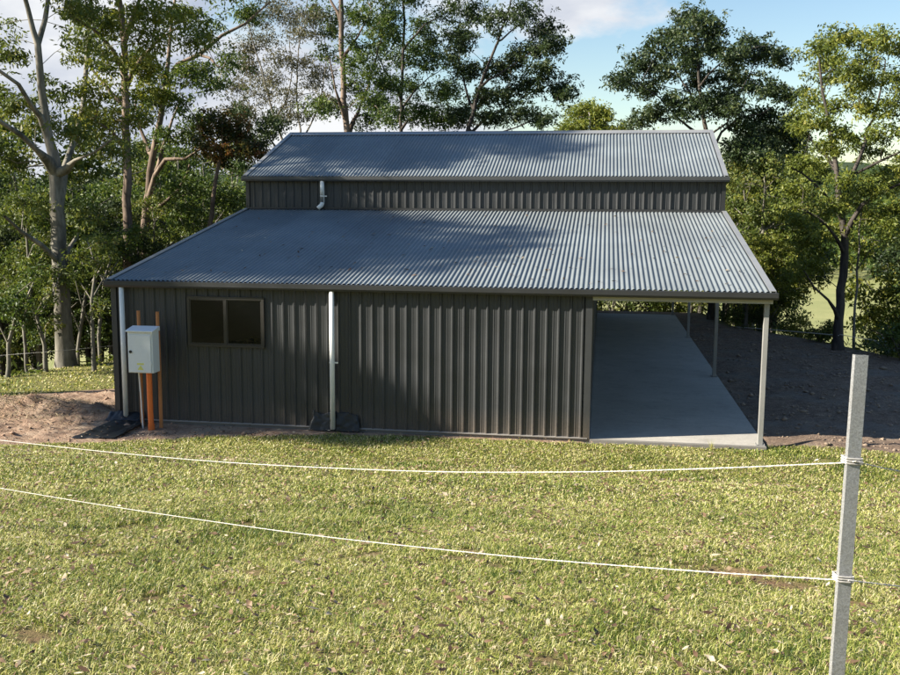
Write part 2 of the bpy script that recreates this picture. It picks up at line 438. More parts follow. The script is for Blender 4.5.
me = np_mesh('lawn_grass', np.concatenate(V), np.concatenate(T), M['grass'], False, attr=np.concatenate(C_))
tag(link('lawn_grass', me), 'short yellow green grass covering the slope in front of the shed', 'grass', kind='stuff')

def leaf_bits(x, y, z, ln, wd, rng, up=.006):
    n = len(x); a = rng.uniform(0, 2*PI, n); el = rng.uniform(-.35, .45, n); cu = rng.uniform(-.3, .5, n)
    d = np.stack([np.cos(a)*np.cos(el), np.sin(a)*np.cos(el), np.sin(el)], -1)
    s = np.stack([-np.sin(a), np.cos(a), rng.uniform(-.5, .5, n)], -1)
    p = np.stack([x, y, z+up], -1); l = ln[:, None]; w = wd[:, None]
    up_ = np.array([0, 0, 1.0])
    A0 = p-d*l*.5; A1 = p-d*l*.12+s*w*.5; A2 = p-d*l*.12-s*w*.5+up_*w*cu[:, None]; A3 = p+d*l*.2+s*w*.42+up_*w*cu[:, None]; A4 = p+d*l*.2-s*w*.42; A5 = p+d*l*.5+up_*l*.15*cu[:, None]
    V = np.stack([A0, A1, A2, A3, A4, A5], 1).reshape(-1, 3); b = np.arange(n)[:, None]*6
    T = np.concatenate([b+[0, 2, 1], b+[1, 2, 4], b+[1, 4, 3], b+[3, 4, 5]], 1).reshape(-1, 3)
    return V, T
n = 23000; x, y, D = scatter_lawn(n, 3.3, 16, rng); d1, d2, d3 = masks(x, y)
clus = fbm(x/.7+70, y/.7, 3)
k = (d2 < .5) & ~((x > 0) & (x < L) & (y > -.05)) & (rng.random(n) < .35+1.1*np.clip(clus, 0, 1))
x, y = x[k], y[k]; n = len(x)
ln = np.minimum(rng.gamma(4, .009, n)+.014, .085); V, T = leaf_bits(x, y, zfun(x, y)+rng.uniform(.018, .050, n), ln, ln*rng.uniform(.22, .42, n), rng)
c = np.repeat(np.clip(rng.beta(1.1, 2.0, n), 0, 1), 6)
tag(link('fallen_leaves', np_mesh('fallen_leaves', V, T, M['litter'], False, attr=c)), 'dry brown gum leaves scattered through the lawn', 'leaf litter', kind='stuff')

n = 42000; x, y, D = scatter_lawn(n, 3.3, 14, rng); d1, d2, d3 = masks(x, y)
k = (d1 < .5) & (d2 < .5) & ~((x > 0) & (x < L) & (y > -.05)) & (rng.random(n) < .5+.8*fbm(x/.4+20, y/.4, 3)); x, y = x[k], y[k]; n = len(x)
ln = rng.uniform(.012, .04, n); V, T = leaf_bits(x, y, zfun(x, y)+rng.uniform(.012, .042, n), ln, ln*rng.uniform(.12, .5, n), rng)
tag(link('thatch', np_mesh('thatch', V, T, M['litter'], attr=np.repeat(rng.beta(1.2, 1.6, n), 6))), 'tiny dry bits of thatch and bark among the grass blades', 'thatch', kind='stuff')
n = 170; x = rng.uniform(.2, L-.2, n); yr = rng.beta(1.1, 1.6, n)*6.2+.05; ln = rng.uniform(.05, .13, n)
V, T = leaf_bits(x, yr, H+.02+(H2-H)*(yr+.11)/(D1+.11)+.012, ln, ln*.25, rng)
tag(link('roof_leaves', np_mesh('roof_leaves', V, T, M['litter'], attr=np.repeat(rng.beta(1.1, 2.4, n), 6))), 'a scatter of dry gum leaves and twigs lying on the lower roof', 'leaf litter', kind='stuff')
# clods / stones in dirt
def clods(name, xs, ys, sz, mat, label, cat):
    n = len(xs); ico = np.array([(0,0,1),(.9,0,.2),(.28,.85,.2),(-.72,.53,.2),(-.72,-.53,.2),(.28,-.85,.2),(0,0,-.6)])
    fc = np.array([(0,1,2),(0,2,3),(0,3,4),(0,4,5),(0,5,1),(6,2,1),(6,3,2),(6,4,3),(6,5,4),(6,1,5)])
    r = np.random.default_rng(5)
    s = sz[:, None, None]*np.stack([r.uniform(.6, 1.4, n), r.uniform(.6, 1.4, n), r.uniform(.4, .9, n)], -1)[:, None, :]
    jit = r.uniform(.7, 1.25, (n, 7, 1)); a = r.uniform(0, 2*PI, n); ca, sa = np.cos(a)[:, None], np.sin(a)[:, None]
    q = ico[None]*jit*s; qx = q[..., 0]*ca-q[..., 1]*sa; qy = q[..., 0]*sa+q[..., 1]*ca
    z = zfun(xs, ys)
    V = np.stack([qx+xs[:, None], qy+ys[:, None], q[..., 2]+z[:, None]+sz[:, None]*.1], -1).reshape(-1, 3)
    T = (np.arange(n)[:, None, None]*7+fc[None]).reshape(-1, 3)
    tag(link(name, np_mesh(name, V, T, mat)), label, cat, kind='stuff')
n = 5000; x = rng.uniform(-5, 3.5, n); y = rng.uniform(-3, 3, n); k = (sdist(x, y, DIRT_LEFT) < -.03) & ~((x > -.05) & (y > -.05)) & (fbm(x/.6, y/.4, 3) > -.1)
clods('soil_clods', x[k], y[k], rng.gamma(1.6, .008, n)[k], M['clod'], 'lumps of tan soil on the bare ground left of the shed', 'soil')
n = 9000; x = rng.uniform(10.9, 17, n); y = rng.uniform(.1, 16, n); k = (sdist(x, y, YARD) < -.05) & (fbm(x/.7+9, y/.5, 3) > -.1)
M['yclod'] = mat_paint('yard_stones', (.24, .18, .13), .95, 0, .35)
clods('yard_stones', x[k], y[k], rng.gamma(1.6, .011, n)[k], M['yclod'], 'dark stones and clods on the shaded yard right of the slab', 'soil')
# straw heap on the dirt
n = 2600; x = rng.normal(-1.8, 1.2, n); y = rng.normal(.25, .5, n); k = (sdist(x, y, DIRT_LEFT) < -.1) & (x < -.15)
x, y = x[k], y[k]; n = len(x); ln = rng.uniform(.06, .2, n)
V, T = leaf_bits(x, y, zfun(x, y)+rng.uniform(0, .05, n), ln, np.full(n, .009), rng)
M['straw'] = mat_leaf('dry_straw', [(.10, .07, .04), (.24, .18, .10), (.42, .34, .20)], .15)
tag(link('dry_straw', np_mesh('dry_straw', V, T, M['straw'], attr=np.repeat(rng.random(n), 6))), 'dry straw and twigs lying over the low dirt heap by the left corner', 'straw', kind='stuff')

# ------------------------------------------------------------------ slab
mb = MB(); mb.box(-.004, LW+.04, -.004, W, -.35, -.002).box(LW+.04, L+.05, -.06, W, -.35, 0)
o = mb.build('concrete_slab', M['concrete'], bevel=.006); tag(o, kind='structure')

# ------------------------------------------------------------------ shed
shed = empty('shed', (0, 0, 0), 'dark grey corrugated steel farm shed with raised middle roof and open carport bay', 'shed')
def rib_profile(a, b):
    """trapezoidal sheet: list of (s, depth)"""
    pts = []; s = a; p = .19
    while s < b-1e-6:
        for ds, dd in ((0, 0), (.062, 0), (.066, .004), (.074, .004), (.078, 0), (.132, 0), (.150, .026), (.168, .026), (.186, 0)):
            if s+ds < b: pts.append((s+ds, dd))
        s += p
    pts.append((b, 0)); return pts
def rib_wall(name, A, dirv, nrm, length, z0, z1, holes=(), zf=None, mat=None):
    """A origin; s along dirv, ribs along nrm; z1 may be function of s"""
    A = np.array(A, float); dirv = np.array(dirv, float); nrm = np.array(nrm, float)
    prof = rib_profile(0, length)
    for h in holes:
        for e in (h[0], h[1]):
            prof.append((e, 0.0))
    prof = sorted(prof)
    mb = MB()
    top = z1 if callable(z1) else (lambda s: z1)
    for (s0, d0), (s1, d1) in zip(prof[:-1], prof[1:]):
        if s1-s0 < 1e-5: continue
        ranges = [(z0, None)]
        m_ = (s0+s1)/2
        for h in holes:
            if h[0] < m_ < h[1]: ranges = [(z0, h[2]), (h[3], None)]
        for a, b in ranges:
            ta = top(s0) if b is None else b; tb = top(s1) if b is None else b
            if ta-a < 1e-4 and tb-a < 1e-4: continue
            pt = lambda s, d, z: tuple(A+dirv*s+nrm*d+np.array([0, 0, z]))
            mb.add([pt(s0, d0, a), pt(s1, d1, a), pt(s1, d1, tb), pt(s0, d0, ta)], [(0, 1, 2, 3)])
    return mb.build(name, mat or M['wall'], shed)
WX0, WX1, WZ0, WZ1 = 1.37, 2.66, 1.335, 2.145
rib_wall('front_wall', (0, 0, 0), (1, 0, 0), (0, -1, 0), LW, .0, H-.05, [(WX0, WX1, WZ0, WZ1)])
rib_wall('clerestory_wall', (0, D1, 0), (1, 0, 0), (0, -1, 0), L, H2-.1, H3-.02)
rib_wall('clerestory_wall', (L, D1+MD, 0), (-1, 0, 0), (0, 1, 0), L, H2-.1, H3-.02)
rib_wall('back_wall', (LW, W, 0), (-1, 0, 0), (0, 1, 0), LW, 0, H-.05)
def ztop(s):
    if s < D1: return H-.03+(H2-H)*s/D1
    if s < D1+MD/2: return H3-.03+(H4-H3)*(s-D1)/(MD/2)
    if s < D1+MD: return H3-.03+(H4-H3)*(D1+MD-s)/(MD/2)
    return H-.03+(H2-H)*(W-s)/D1
rib_wall('side_wall', (0, W, 0), (0, -1, 0), (-1, 0, 0), W, 0, lambda s: ztop(W-s))
rib_wall('side_wall', (LW, 0, 0), (0, 1, 0), (1, 0, 0), W, 0, ztop)
# right-hand gable over the carport, clad above head height in the middle bay
rib_wall('gable_wall', (L, D1, 0), (0, 1, 0), (1, 0, 0), MD, 3.0, lambda s: ztop(min(max(s+D1, D1+.001), D1+MD-.001)))
# corner + base flashings
def lprism(name, boxes, mat, parent=shed, bevel=0):
    mb = MB()
    for b in boxes: mb.box(*b)
    return mb.build(name, mat, parent, bevel=bevel)
lprism('corner_flashing', [(-.035, .06, -.034, -.030, -.01, H-.06), (-.035, -.031, -.030, .08, -.01, H-.06)], M['wall'])
lprism('corner_flashing', [(LW-.07, LW+.034, -.034, -.030, -.0, H-.06), (LW+.030, LW+.034, -.030, .10, 0, H-.06)], M['wall'])
lprism('corner_flashing', [(-.035, .05, D1-.034, D1-.030, H2-.02, H3-.03), (-.035, -.031, D1-.030, D1+.06, H2-.02, H3-.03)], M['trim'])
lprism('corner_flashing', [(L-.05, L+.035, D1-.034, D1-.030, H2-.02, H3-.03), (L+.031, L+.035, D1-.030, D1+.06, H2-.02, H3-.03)], M['trim'])
M['baseflash'] = mat_paint('base_flashing_steel', (.32, .30, .28), .5, .2, .15)
lprism('base_flashing', [(0, LW, -.040, -.002, .001, .018)], M['baseflash'])
# roofs
def corr(name, y0, z0, y1, z1, x0=-OX+.03, x1=L+OX-.03, mat=None):
    pitch = .080; n = int((x1-x0)/pitch*8); xs = np.linspace(x0, x1, n+1)
    d = .0105*np.cos(2*PI*xs/pitch)
    sl = np.array([y1-y0, z1-z0]); sl = sl/np.linalg.norm(sl); nr = np.array([-sl[1], sl[0]])
    if nr[1] < 0: nr = -nr
    rows = 14; V = []
    r = np.random.default_rng(int(abs(y0*100)+5))
    for k in range(rows+1):
        t = k/rows; off = d+.0015*np.sin(xs*1.7+t*5)
        V.append(np.stack([xs, y0+(y1-y0)*t+nr[0]*off, z0+(z1-z0)*t+nr[1]*off], -1))
    V = np.concatenate(V); idx = np.arange((n+1)*(rows+1)).reshape(rows+1, n+1)
    F = np.stack([idx[:-1, :-1], idx[:-1, 1:], idx[1:, 1:], idx[1:, :-1]], -1).reshape(-1, 4)
    return link(name, np_mesh(name, V, F, mat or M['roof'], True), shed)
YM = D1+MD/2
corr('lower_roof', -G+.01, H+.02, D1-.004, H2+.01)
corr('upper_roof', D1-G+.01, H3+.02, YM, H4)
corr('upper_roof', D1+MD+G-.01, H3+.02, YM, H4)
corr('lower_roof', W+G-.01, H+.02, D1+MD+.004, H2+.01)
# screw rows on the sheets
def screws(name, rows_):
    mb = MB()
    for (y0, z0, y1, z1, ts) in rows_:
        for t in ts:
            k = 0
            x = -OX+.08
            while x < L+OX-.05:
                yy = y0+(y1-y0)*t; zz = z0+(z1-z0)*t+.0115
                mb.box(x-.006, x+.006, yy-.006, yy+.006, zz-.003, zz+.005); x += .0762*3
    tag(mb.build(name, M['roof_trim'], shed), kind='stuff')
screws('roof_screws', [(-G+.01, H+.02, D1, H2+.01, (.02, .2, .4, .6, .8, .975)), (D1-G+.01, H3+.02, YM, H4, (.03, .35, .65, .93))])
# ridge cap
def fold(name, prof, x0, x1, mat, th=None):
    """prof: list of (y,z) closed polygon, swept in x"""
    mb = MB(); mb.prism([(0, y, z) for y, z in prof], (x0, 0, 0), (x1, 0, 0)); return mb.build(name, mat, shed)
s = (H4-H3)/(MD/2)
fold('ridge_capping', [(YM-.19, H4-.19*s+.022), (YM-.19, H4-.19*s+.030), (YM-.03, H4-.01+.028), (YM, H4+.045), (YM+.03, H4-.01+.028), (YM+.19, H4-.19*s+.030), (YM+.19, H4-.19*s+.022), (YM, H4+.02)], -OX-.004, L+OX+.004, M['roof_trim'])
# apron flashing at the foot of the clerestory
s1 = (H2-H)/D1
fold('apron_flashing', [(D1-.085, H2+.01-.085*s1+.012), (D1-.085, H2+.01-.085*s1+.016), (D1-.045, H2+.01-.03*s1+.022), (D1-.045, H2+.055), (D1-.040, H2+.055), (D1-.040, H2+.0)], -OX+.03, L+OX-.03, M['trim'])
# barge cappings
def barge(xa, sgn, y0, z0, y1, z1):
    mb = MB()
    for w0, w1, zt, zb in ((0, .095, .038, .031), (0, .006, .0305, -.10)):
        xs = sorted((xa, xa-sgn*w1)) if w0 == 0 else None
        V = [(xs[0], y0, z0+zb), (xs[1], y0, z0+zb), (xs[1], y0, z0+zt), (xs[0], y0, z0+zt),
             (xs[0], y1, z1+zb), (xs[1], y1, z1+zb), (xs[1], y1, z1+zt), (xs[0], y1, z1+zt)]
        mb.add(V, [(0,1,2,3),(7,6,5,4),(0,4,5,1),(1,5,6,2),(2,6,7,3),(3,7,4,0)])
    mb.build('barge_capping', M['roof_trim'], shed)
for xa, sg in ((-OX-.002, -1), (L+OX+.002, 1)):
    barge(xa, sg, -G, H, D1-.02, H2); barge(xa, sg, W+G, H, D1+MD+.02, H2)
    barge(xa, sg, D1-G, H3, YM-.012, H4); barge(xa, sg, D1+MD+G, H3, YM+.012, H4)
# gutters (quad profile, open on top)
def gutter(y, z, sgn, mat, x0=-OX-.03, x1=L+OX+.03):
    # outer face at y-sgn*..., profile in (outward, up)
    pr = [(0, .0), (0, -.095), (.10, -.095), (.118, -.06), (.118, .012), (.106, .018), (.100, .012), (.112, .006), (.112, -.056), (.096, -.089), (.006, -.089), (.006, 0)]
    mb = MB(); mb.prism([(0, y-sgn*a, z+b) for a, b in pr], (x0, 0, 0), (x1, 0, 0))
    for xe in (x0-.003, x1):
        mb.prism([(0, y-sgn*a, z+b) for a, b in ((0, .0), (0, -.095), (.10, -.095), (.118, -.06), (.118, .012))], (xe, 0, 0), (xe+.003, 0, 0))
    return mb.build('gutter', mat, shed)
gutter(-.045, H-.005, 1, M['trim']); gutter(D1-.045, H3-.005, 1, M['gutter_up'])
gutter(W+.045, H-.005, -1, M['trim']); gutter(D1+MD+.045, H3-.005, -1, M['gutter_up'])
# carport frame
lprism('eave_beam', [(LW+.036, L+.035, -.062, .0, H-.165, H-.102)], M['beam'])
lprism('eave_beam', [(LW+.036, L+.035, W, W+.03, H-.165, H-.102)], M['beam'])
for i, (yy, ht) in enumerate(((0.015, H-.166), (D1, 3.0), (D1+MD, 3.0), (W-.09, H-.166))):
    p = lprism('carport_post', [(L-.075, L+.0, yy, yy+.075, .008, ht)], M['post'], bevel=.004)
    q = MB(); q.box(L-.115, L+.035, yy-.03, yy+.105, .0, .008)
    for a in (-.10, .02):
        for b in (-.015, .09): q.tube([(L+a+.0, yy+b, .008), (L+a, yy+b, .03)], .009, 6)
    qo = q.build('base_plate', M['post'], p)
# rafters / purlins under the roof of the carport
for (y0, z0, y1, z1) in ((.09, H-.06, D1-.05, H2-.09), (W-.1, H-.06, D1+MD+.05, H2-.09)):
    for xx in (L-.075, LW+.04):
        mb = MB(); mb.add([(xx, y0, z0-.1), (xx+.06, y0, z0-.1), (xx+.06, y0, z0), (xx, y0, z0), (xx, y1, z1-.1), (xx+.06, y1, z1-.1), (xx+.06, y1, z1), (xx, y1, z1)],
               [(0,1,2,3),(7,6,5,4),(0,4,5,1),(1,5,6,2),(2,6,7,3),(3,7,4,0)])
        mb.build('rafter', M['post'], shed)
# window
wf = MB()
fw = .045
wf.box(WX0-.03, WX1+.03, -.05, -.028, WZ1-fw+.02, WZ1+.02).box(WX0-.03, WX1+.03, -.06, -.028, WZ0-.02, WZ0+fw-.02)
wf.box(WX0-.03, WX0+fw-.03, -.05, -.028, WZ0+fw-.02, WZ1-fw+.02).box(WX1-fw+.03, WX1+.03, -.05, -.028, WZ0+fw-.02, WZ1-fw+.02)
xm = (WX0+WX1)/2
wf.box(xm-.018, xm+.018, -.045, -.022, WZ0+fw-.02, WZ1-fw+.02)
win = wf.build('window', M['frame'], shed)
for a, b, yy in ((WX0+.016, xm-.019, -.030), (xm+.019, WX1-.016, -.024)):
    sf = MB()
    sf.box(a, b, yy-.012, yy, WZ1-.045, WZ1-.026).box(a, b, yy-.012, yy, WZ0+.027, WZ0+.046).box(a, a+.018, yy-.012, yy, WZ0+.046, WZ1-.045).box(b-.018, b, yy-.012, yy, WZ0+.046, WZ1-.045)
    sf.build('sash', M['frame'], win)
    MB().box(a+.018, b-.018, yy-.007, yy-.003, WZ0+.046, WZ1-.045).build('pane', M['glass'], win)
# downpipes
def downpipe(pts, r=.042, clipz=None, x=0, y=0):
    mb = MB(); mb.tube(pts, r, 20); d = mb.build('downpipe', M['pvc'], shed, smooth=False)
    for p in d.data.polygons: p.use_smooth = len(p.vertices) == 4
    if clipz is not None:
        c = MB(); c.tube([(x, y, clipz-.012), (x, y, clipz+.012)], r+.004, 20).box(x+r+.003, x+r+.06, y-.004, y+.002, clipz-.012, clipz+.012)
        c.build('bracket', M['pvc'], d)
downpipe([(.195, -.098, H-.09), (.195, -.098, .02)])
downpipe([(3.87, -.098, H-.09), (3.87, -.098, .0)], clipz=1.12, x=3.87, y=-.098)
zz = H2
pp = [(1.83, D1-.10, H3-.09), (1.83, D1-.10, zz+.17)]
for k in range(7):
    a = k/6*1.05; pp.append((1.83-.11*(1-math.cos(a)), D1-.10-.02*k/6, zz+.17-.11*math.sin(a)))
pp.append((1.73, D1-.13, zz+.035))
downpipe(pp, r=.05, clipz=3.93, x=1.83, y=D1-.10)

# ------------------------------------------------------------------ meter box on stakes
bx0, bx1, bz0, bz1, byf, byb = .535, .975, .925, 1.61, -.60, -.36
mbx = empty('meter_box', (.75, -.45, -.05), 'pale grey electrical meter box on timber stakes at the left end of the shed', 'meter box')
b = MB(); b.box(bx0, bx1, byf, byb, bz0, bz1); b.build('cabinet', M['box'], mbx, bevel=.01)
# sloping rain hood
b = MB(); b.prism([(0, byf-.035, bz1+.001), (0, byb, bz1+.001), (0, byb, bz1+.075), (0, byf-.035, bz1+.02)], (bx0-.02, 0, 0), (bx1+.02, 0, 0)); b.build('hood', M['box'], mbx, bevel=.004)
b = MB(); b.box(bx0+.012, bx1-.03, byf-.018, byf-.001, bz0+.012, bz1-.05); dr = b.build('door', M['box'], mbx, bevel=.006)
b = MB(); b.tube([(bx0+.06, byf-.019, 1.28), (bx0+.06, byf-.034, 1.28)], .024, 16); b.build('lock', M['black'], dr)
b = MB(); b.add([(.705, byf-.0195, .98), (.815, byf-.0195, .98), (.76, byf-.0195, 1.06)], [(0, 1, 2)]).box(.70, .82, byf-.0192, byf-.0182, 1.065, 1.095)
b.build('sticker', M['sticker'], dr)
for zc in (1.1, 1.55):
    b = MB(); b.tube([(bx1-.024, byf-.012, zc-.03), (bx1-.024, byf-.012, zc+.03)], .009, 8); b.build('hinge', M['box'], dr)
for sx, tz in ((.61, 1.93), (.945, 1.92)):
    b = MB(); b.tube([(sx, byb+.032, -.08), (sx+.004, byb+.032, 1.0), (sx-.003, byb+.032, tz)], [.032, .031, .029], 10); b.build('stake', M['timber'], mbx)
b = MB(); b.tube([(.855, -.50, -.10), (.845, -.50, .3), (.835, -.48, bz0)], .046, 18); od = b.build('orange_conduit', M['orange'], mbx)
b.v = []; b.f = []; b.tube([(.856, -.50, -.09), (.854, -.50, .05)], .053, 18); b.build('collar', M['orange'], od)
b = MB(); b.tube([(.68, -.45, -.1), (.66, -.45, .5), (.64, -.45, bz0)], .013, 10); b.build('cable_conduit', M['pvc'], mbx)

# ------------------------------------------------------------------ plastic sheets under the downpipes
def sheet(name, outline, zf, label, seed, wamp=1.0, crumple=0):
    # outline in local grid: bilinear quad
    (a, b_, c, d) = [np.array(q, float) for q in outline]; n = 26; r = np.random.default_rng(seed)
    V = []
    for i in range(n+1):
        for j in range(n+1):
            u, v = i/n, j/n; p = a*(1-u)*(1-v)+b_*u*(1-v)+c*u*v+d*(1-u)*v
            V.append(p)
    V = np.array(V); wob = fbm(V[:, 0]*7+seed, V[:, 1]*7+V[:, 2]*5, 3)*.022
    nv = np.array([0, -.6, .8]); V = V+nv*wob[:, None]*wamp
    V[:, 0] += .02*fbm(V[:, 1]*6, V[:, 2]*6+seed, 2)
    V[:, 2] = np.maximum(V[:, 2], zfun(V[:, 0], V[:, 1])+.012)
    if crumple:
        k = np.linspace(0, 1, n+1)[None, :].repeat(n+1, 0).ravel()
        V[:, 2] += k*crumple*(fbm(V[:, 0]*9+seed, V[:, 0]*0+seed, 3)-.2); V[:, 1] -= np.abs(fbm(V[:, 0]*16+seed, V[:, 2]*7, 3))*.02*(np.abs(V[:, 0]-3.87) > .06); V[:, 0] += k*.03*fbm(V[:, 2]*12, V[:, 0]*8, 2)
    idx = np.arange((n+1)**2).reshape(n+1, n+1)
    F = np.stack([idx[:-1, :-1], idx[1:, :-1], idx[1:, 1:], idx[:-1, 1:]], -1).reshape(-1, 4)
    o = link(name, np_mesh(name, V, F, M['sheet'], True))
    m = o.modifiers.new('thickness', 'SOLIDIFY'); m.thickness = .003
    return tag(o, label, 'plastic sheet')
sheet('plastic_sheet', [(-.05, -1.42, -.01), (.62, -1.30, -.01), (.64, -.12, .03), (.02, -.12, .03)], 0, 'dark plastic sheet laid flat on the dirt under the left corner downpipe', 3)
# gathered black plastic standing around the corner pipe
o = sheet('plastic_sheet', [(-.14, -.26, .0), (.46, -.20, .0), (.50, -.035, .15), (-.12, -.04, .17)], 0, 'crumpled black plastic bunched against the wall behind the left downpipe foot', 9, .5, .06)
o = sheet('plastic_sheet', [(3.45, -.10, -.04), (4.33, -.10, -.04), (4.27, -.036, .28), (3.52, -.036, .27)], 0, 'black plastic sheet leaning on the wall behind the middle downpipe', 14, .3, .08)

# ------------------------------------------------------------------ pickets and ropes
def zg(x, y): return float(zfun(np.array([x]), np.array([y]))[0])
def picket(base, top, label, rot=0.35, w=.0180, holes=True, group='steel fence pickets'):
    base = Vector(base); top = Vector(top); ax_ = (top-base).normalized()
    root = empty('fence_post', base, label, 'fence post', group)
    side = Vector((math.cos(rot), math.sin(rot), 0)); side = (side-ax_*side.dot(ax_)).normalized(); nr = ax_.cross(side).normalized()
    th = .0028; d = .030
    # folded steel angle: wide face toward the viewer and a return flange
    pr = [(-w, 0), (w, 0), (w, d), (w-th, d), (w-th, th), (-w+th, th), (-w+th, d*.6), (-w, d*.6)]
    pts = [base+side*a+nr*b for a, b in pr]
    mb = MB(); mb.prism(pts, (0, 0, 0), tuple(top-base))
    mb.build('post', M['galv'], root)
    return root, side, nr
pt_top = P(862, 355, 2.6); pt_bot = P(838, 675, 2.62)
dirp = (pt_bot-pt_top)
k = 1.0
while (pt_top+dirp*k)[2] > zg(*(pt_top+dirp*k)[:2])-.05: k += .02
pk_base = pt_top+dirp*k
root1, side, nr1 = picket(pk_base, pt_top, 'galvanised steel fence post standing in the lawn at right foreground', YAW*-1+.0)
def rope(name, pts, label, r=.0022, strands=2, group='white fence ropes', pitch=.028):
    pts = [Vector(p) for p in pts]; fine = []
    seg = max(8, int(sum((b-a).length for a, b in zip(pts[:-1], pts[1:]))/.010))
    # catmull resample
    n = len(pts); cum = [0]
    for a, b in zip(pts[:-1], pts[1:]): cum.append(cum[-1]+(b-a).length)
    tot = cum[-1]; k = 0
    for i in range(seg+1):
        d = tot*i/seg
        while k < n-2 and d > cum[k+1]: k += 1
        t = (d-cum[k])/(cum[k+1]-cum[k])
        p0 = pts[max(k-1, 0)]; p1 = pts[k]; p2 = pts[k+1]; p3 = pts[min(k+2, n-1)]
        fine.append(.5*((2*p1)+(p2-p0)*t+(2*p0-5*p1+4*p2-p3)*t*t+(3*p1-p0-3*p2+p3)*t**3))
    mb = MB(); rr = random.Random(len(label))
    for s_ in range(strands):
        q = []
        for i, p in enumerate(fine):
            t = (fine[min(i+1, seg)]-fine[max(i-1, 0)]).normalized(); a_ = Vector((0, 0, 1)); a_ = (a_-t*a_.dot(t)).normalized(); b_ = t.cross(a_)
            ph = 2*PI*(tot*i/seg)/pitch+2*PI*s_/strands
            lo = r*.55
            q.append(p+a_*(math.cos(ph)*lo+rr.uniform(-.0005, .0005))+b_*math.sin(ph)*lo)
        mb.tube(q, r*.62, 5)
    o = mb.build(name, M['rope'], None); tag(o, label, 'rope', group); return o
def span(samples, g0, D0=2.6, D1_=6.45):
    out = []
    for px, py in samples:
        f = (855-px)/855.0; inv = (1/D0)*(1-f)+(1/D1_)*f
        out.append(P(px, py, 1/inv))
    return out
up_s = [(855, 461), (830, 463), (700, 468.5), (560, 471.8), (400, 470.5), (225, 462), (100, 451), (0, 440), (-90, 430)]
lo_s = [(848, 580), (830, 579), (700, 571), (560, 560.5), (450, 550), (330, 537), (225, 523), (100, 504.5), (0, 488), (-90, 474)]
u = span(up_s, 0); l = span(lo_s, 0)
offn = np.array(nr1)*-.004
rope('fence_rope', [p+offn*1.2 for p in u], 'upper white rope crossing the lawn from the foreground post to the left')
rope('fence_rope', [p+offn*1.2 for p in l], 'lower white rope crossing the lawn from the foreground post to the left')
e = (u[-1]+l[-1])/2; eb = e.copy(); eb[2] = zg(e[0], e[1])-.05; et = e.copy(); et[2] = u[-1][2]+.12
picket(eb, et, 'galvanised steel fence post at the far left end of the two ropes')
ru = [P(855, 461, 2.6), P(868, 464.5, 2.61), P(900, 471, 2.65), P(1000, 487, 2.8), P(1150, 500, 3.0)]
rl = [P(848, 580, 2.6), P(866, 582, 2.61), P(900, 586, 2.65), P(1000, 598, 2.8), P(1150, 608, 3.0)]
rope('fence_rope', [p+offn*1.2 for p in ru], 'upper white rope running right from the foreground post out of frame')
rope('fence_rope', [p+offn*1.2 for p in rl], 'lower white rope running right from the foreground post out of frame')
e = ru[-1]; picket((e[0], e[1], zg(e[0], e[1])-.05), (e[0]+.01, e[1], e[2]+.12), 'galvanised steel fence post beyond the right ends of the ropes')
# wraps round the post are parts of it
for px, py in ((855, 461), (848, 580)):
    c = Vector(P(px, py, 2.6)); c = Vector(pt_top)+(Vector(pt_bot)-Vector(pt_top))*((c-Vector(pt_top)).dot(Vector(pt_bot)-Vector(pt_top))/(Vector(pt_bot)-Vector(pt_top)).length_squared)
    mb = MB()
    for kk in range(3):
        dz = (kk-1)*.007; ring = []
        for a in range(17):
            an = 2*PI*a/16; sx = max(-1, min(1, 1.35*math.cos(an)))*.0225; sy = max(-1, min(1, 1.35*math.sin(an)))*.019+.0145
            ring.append(c+side*sx+nr1*sy+Vector((0, 0, dz+.002*math.sin(an))))
        mb.tube(ring, .0025, 6)
    mb.build('rope_wrap', M['rope'], root1)

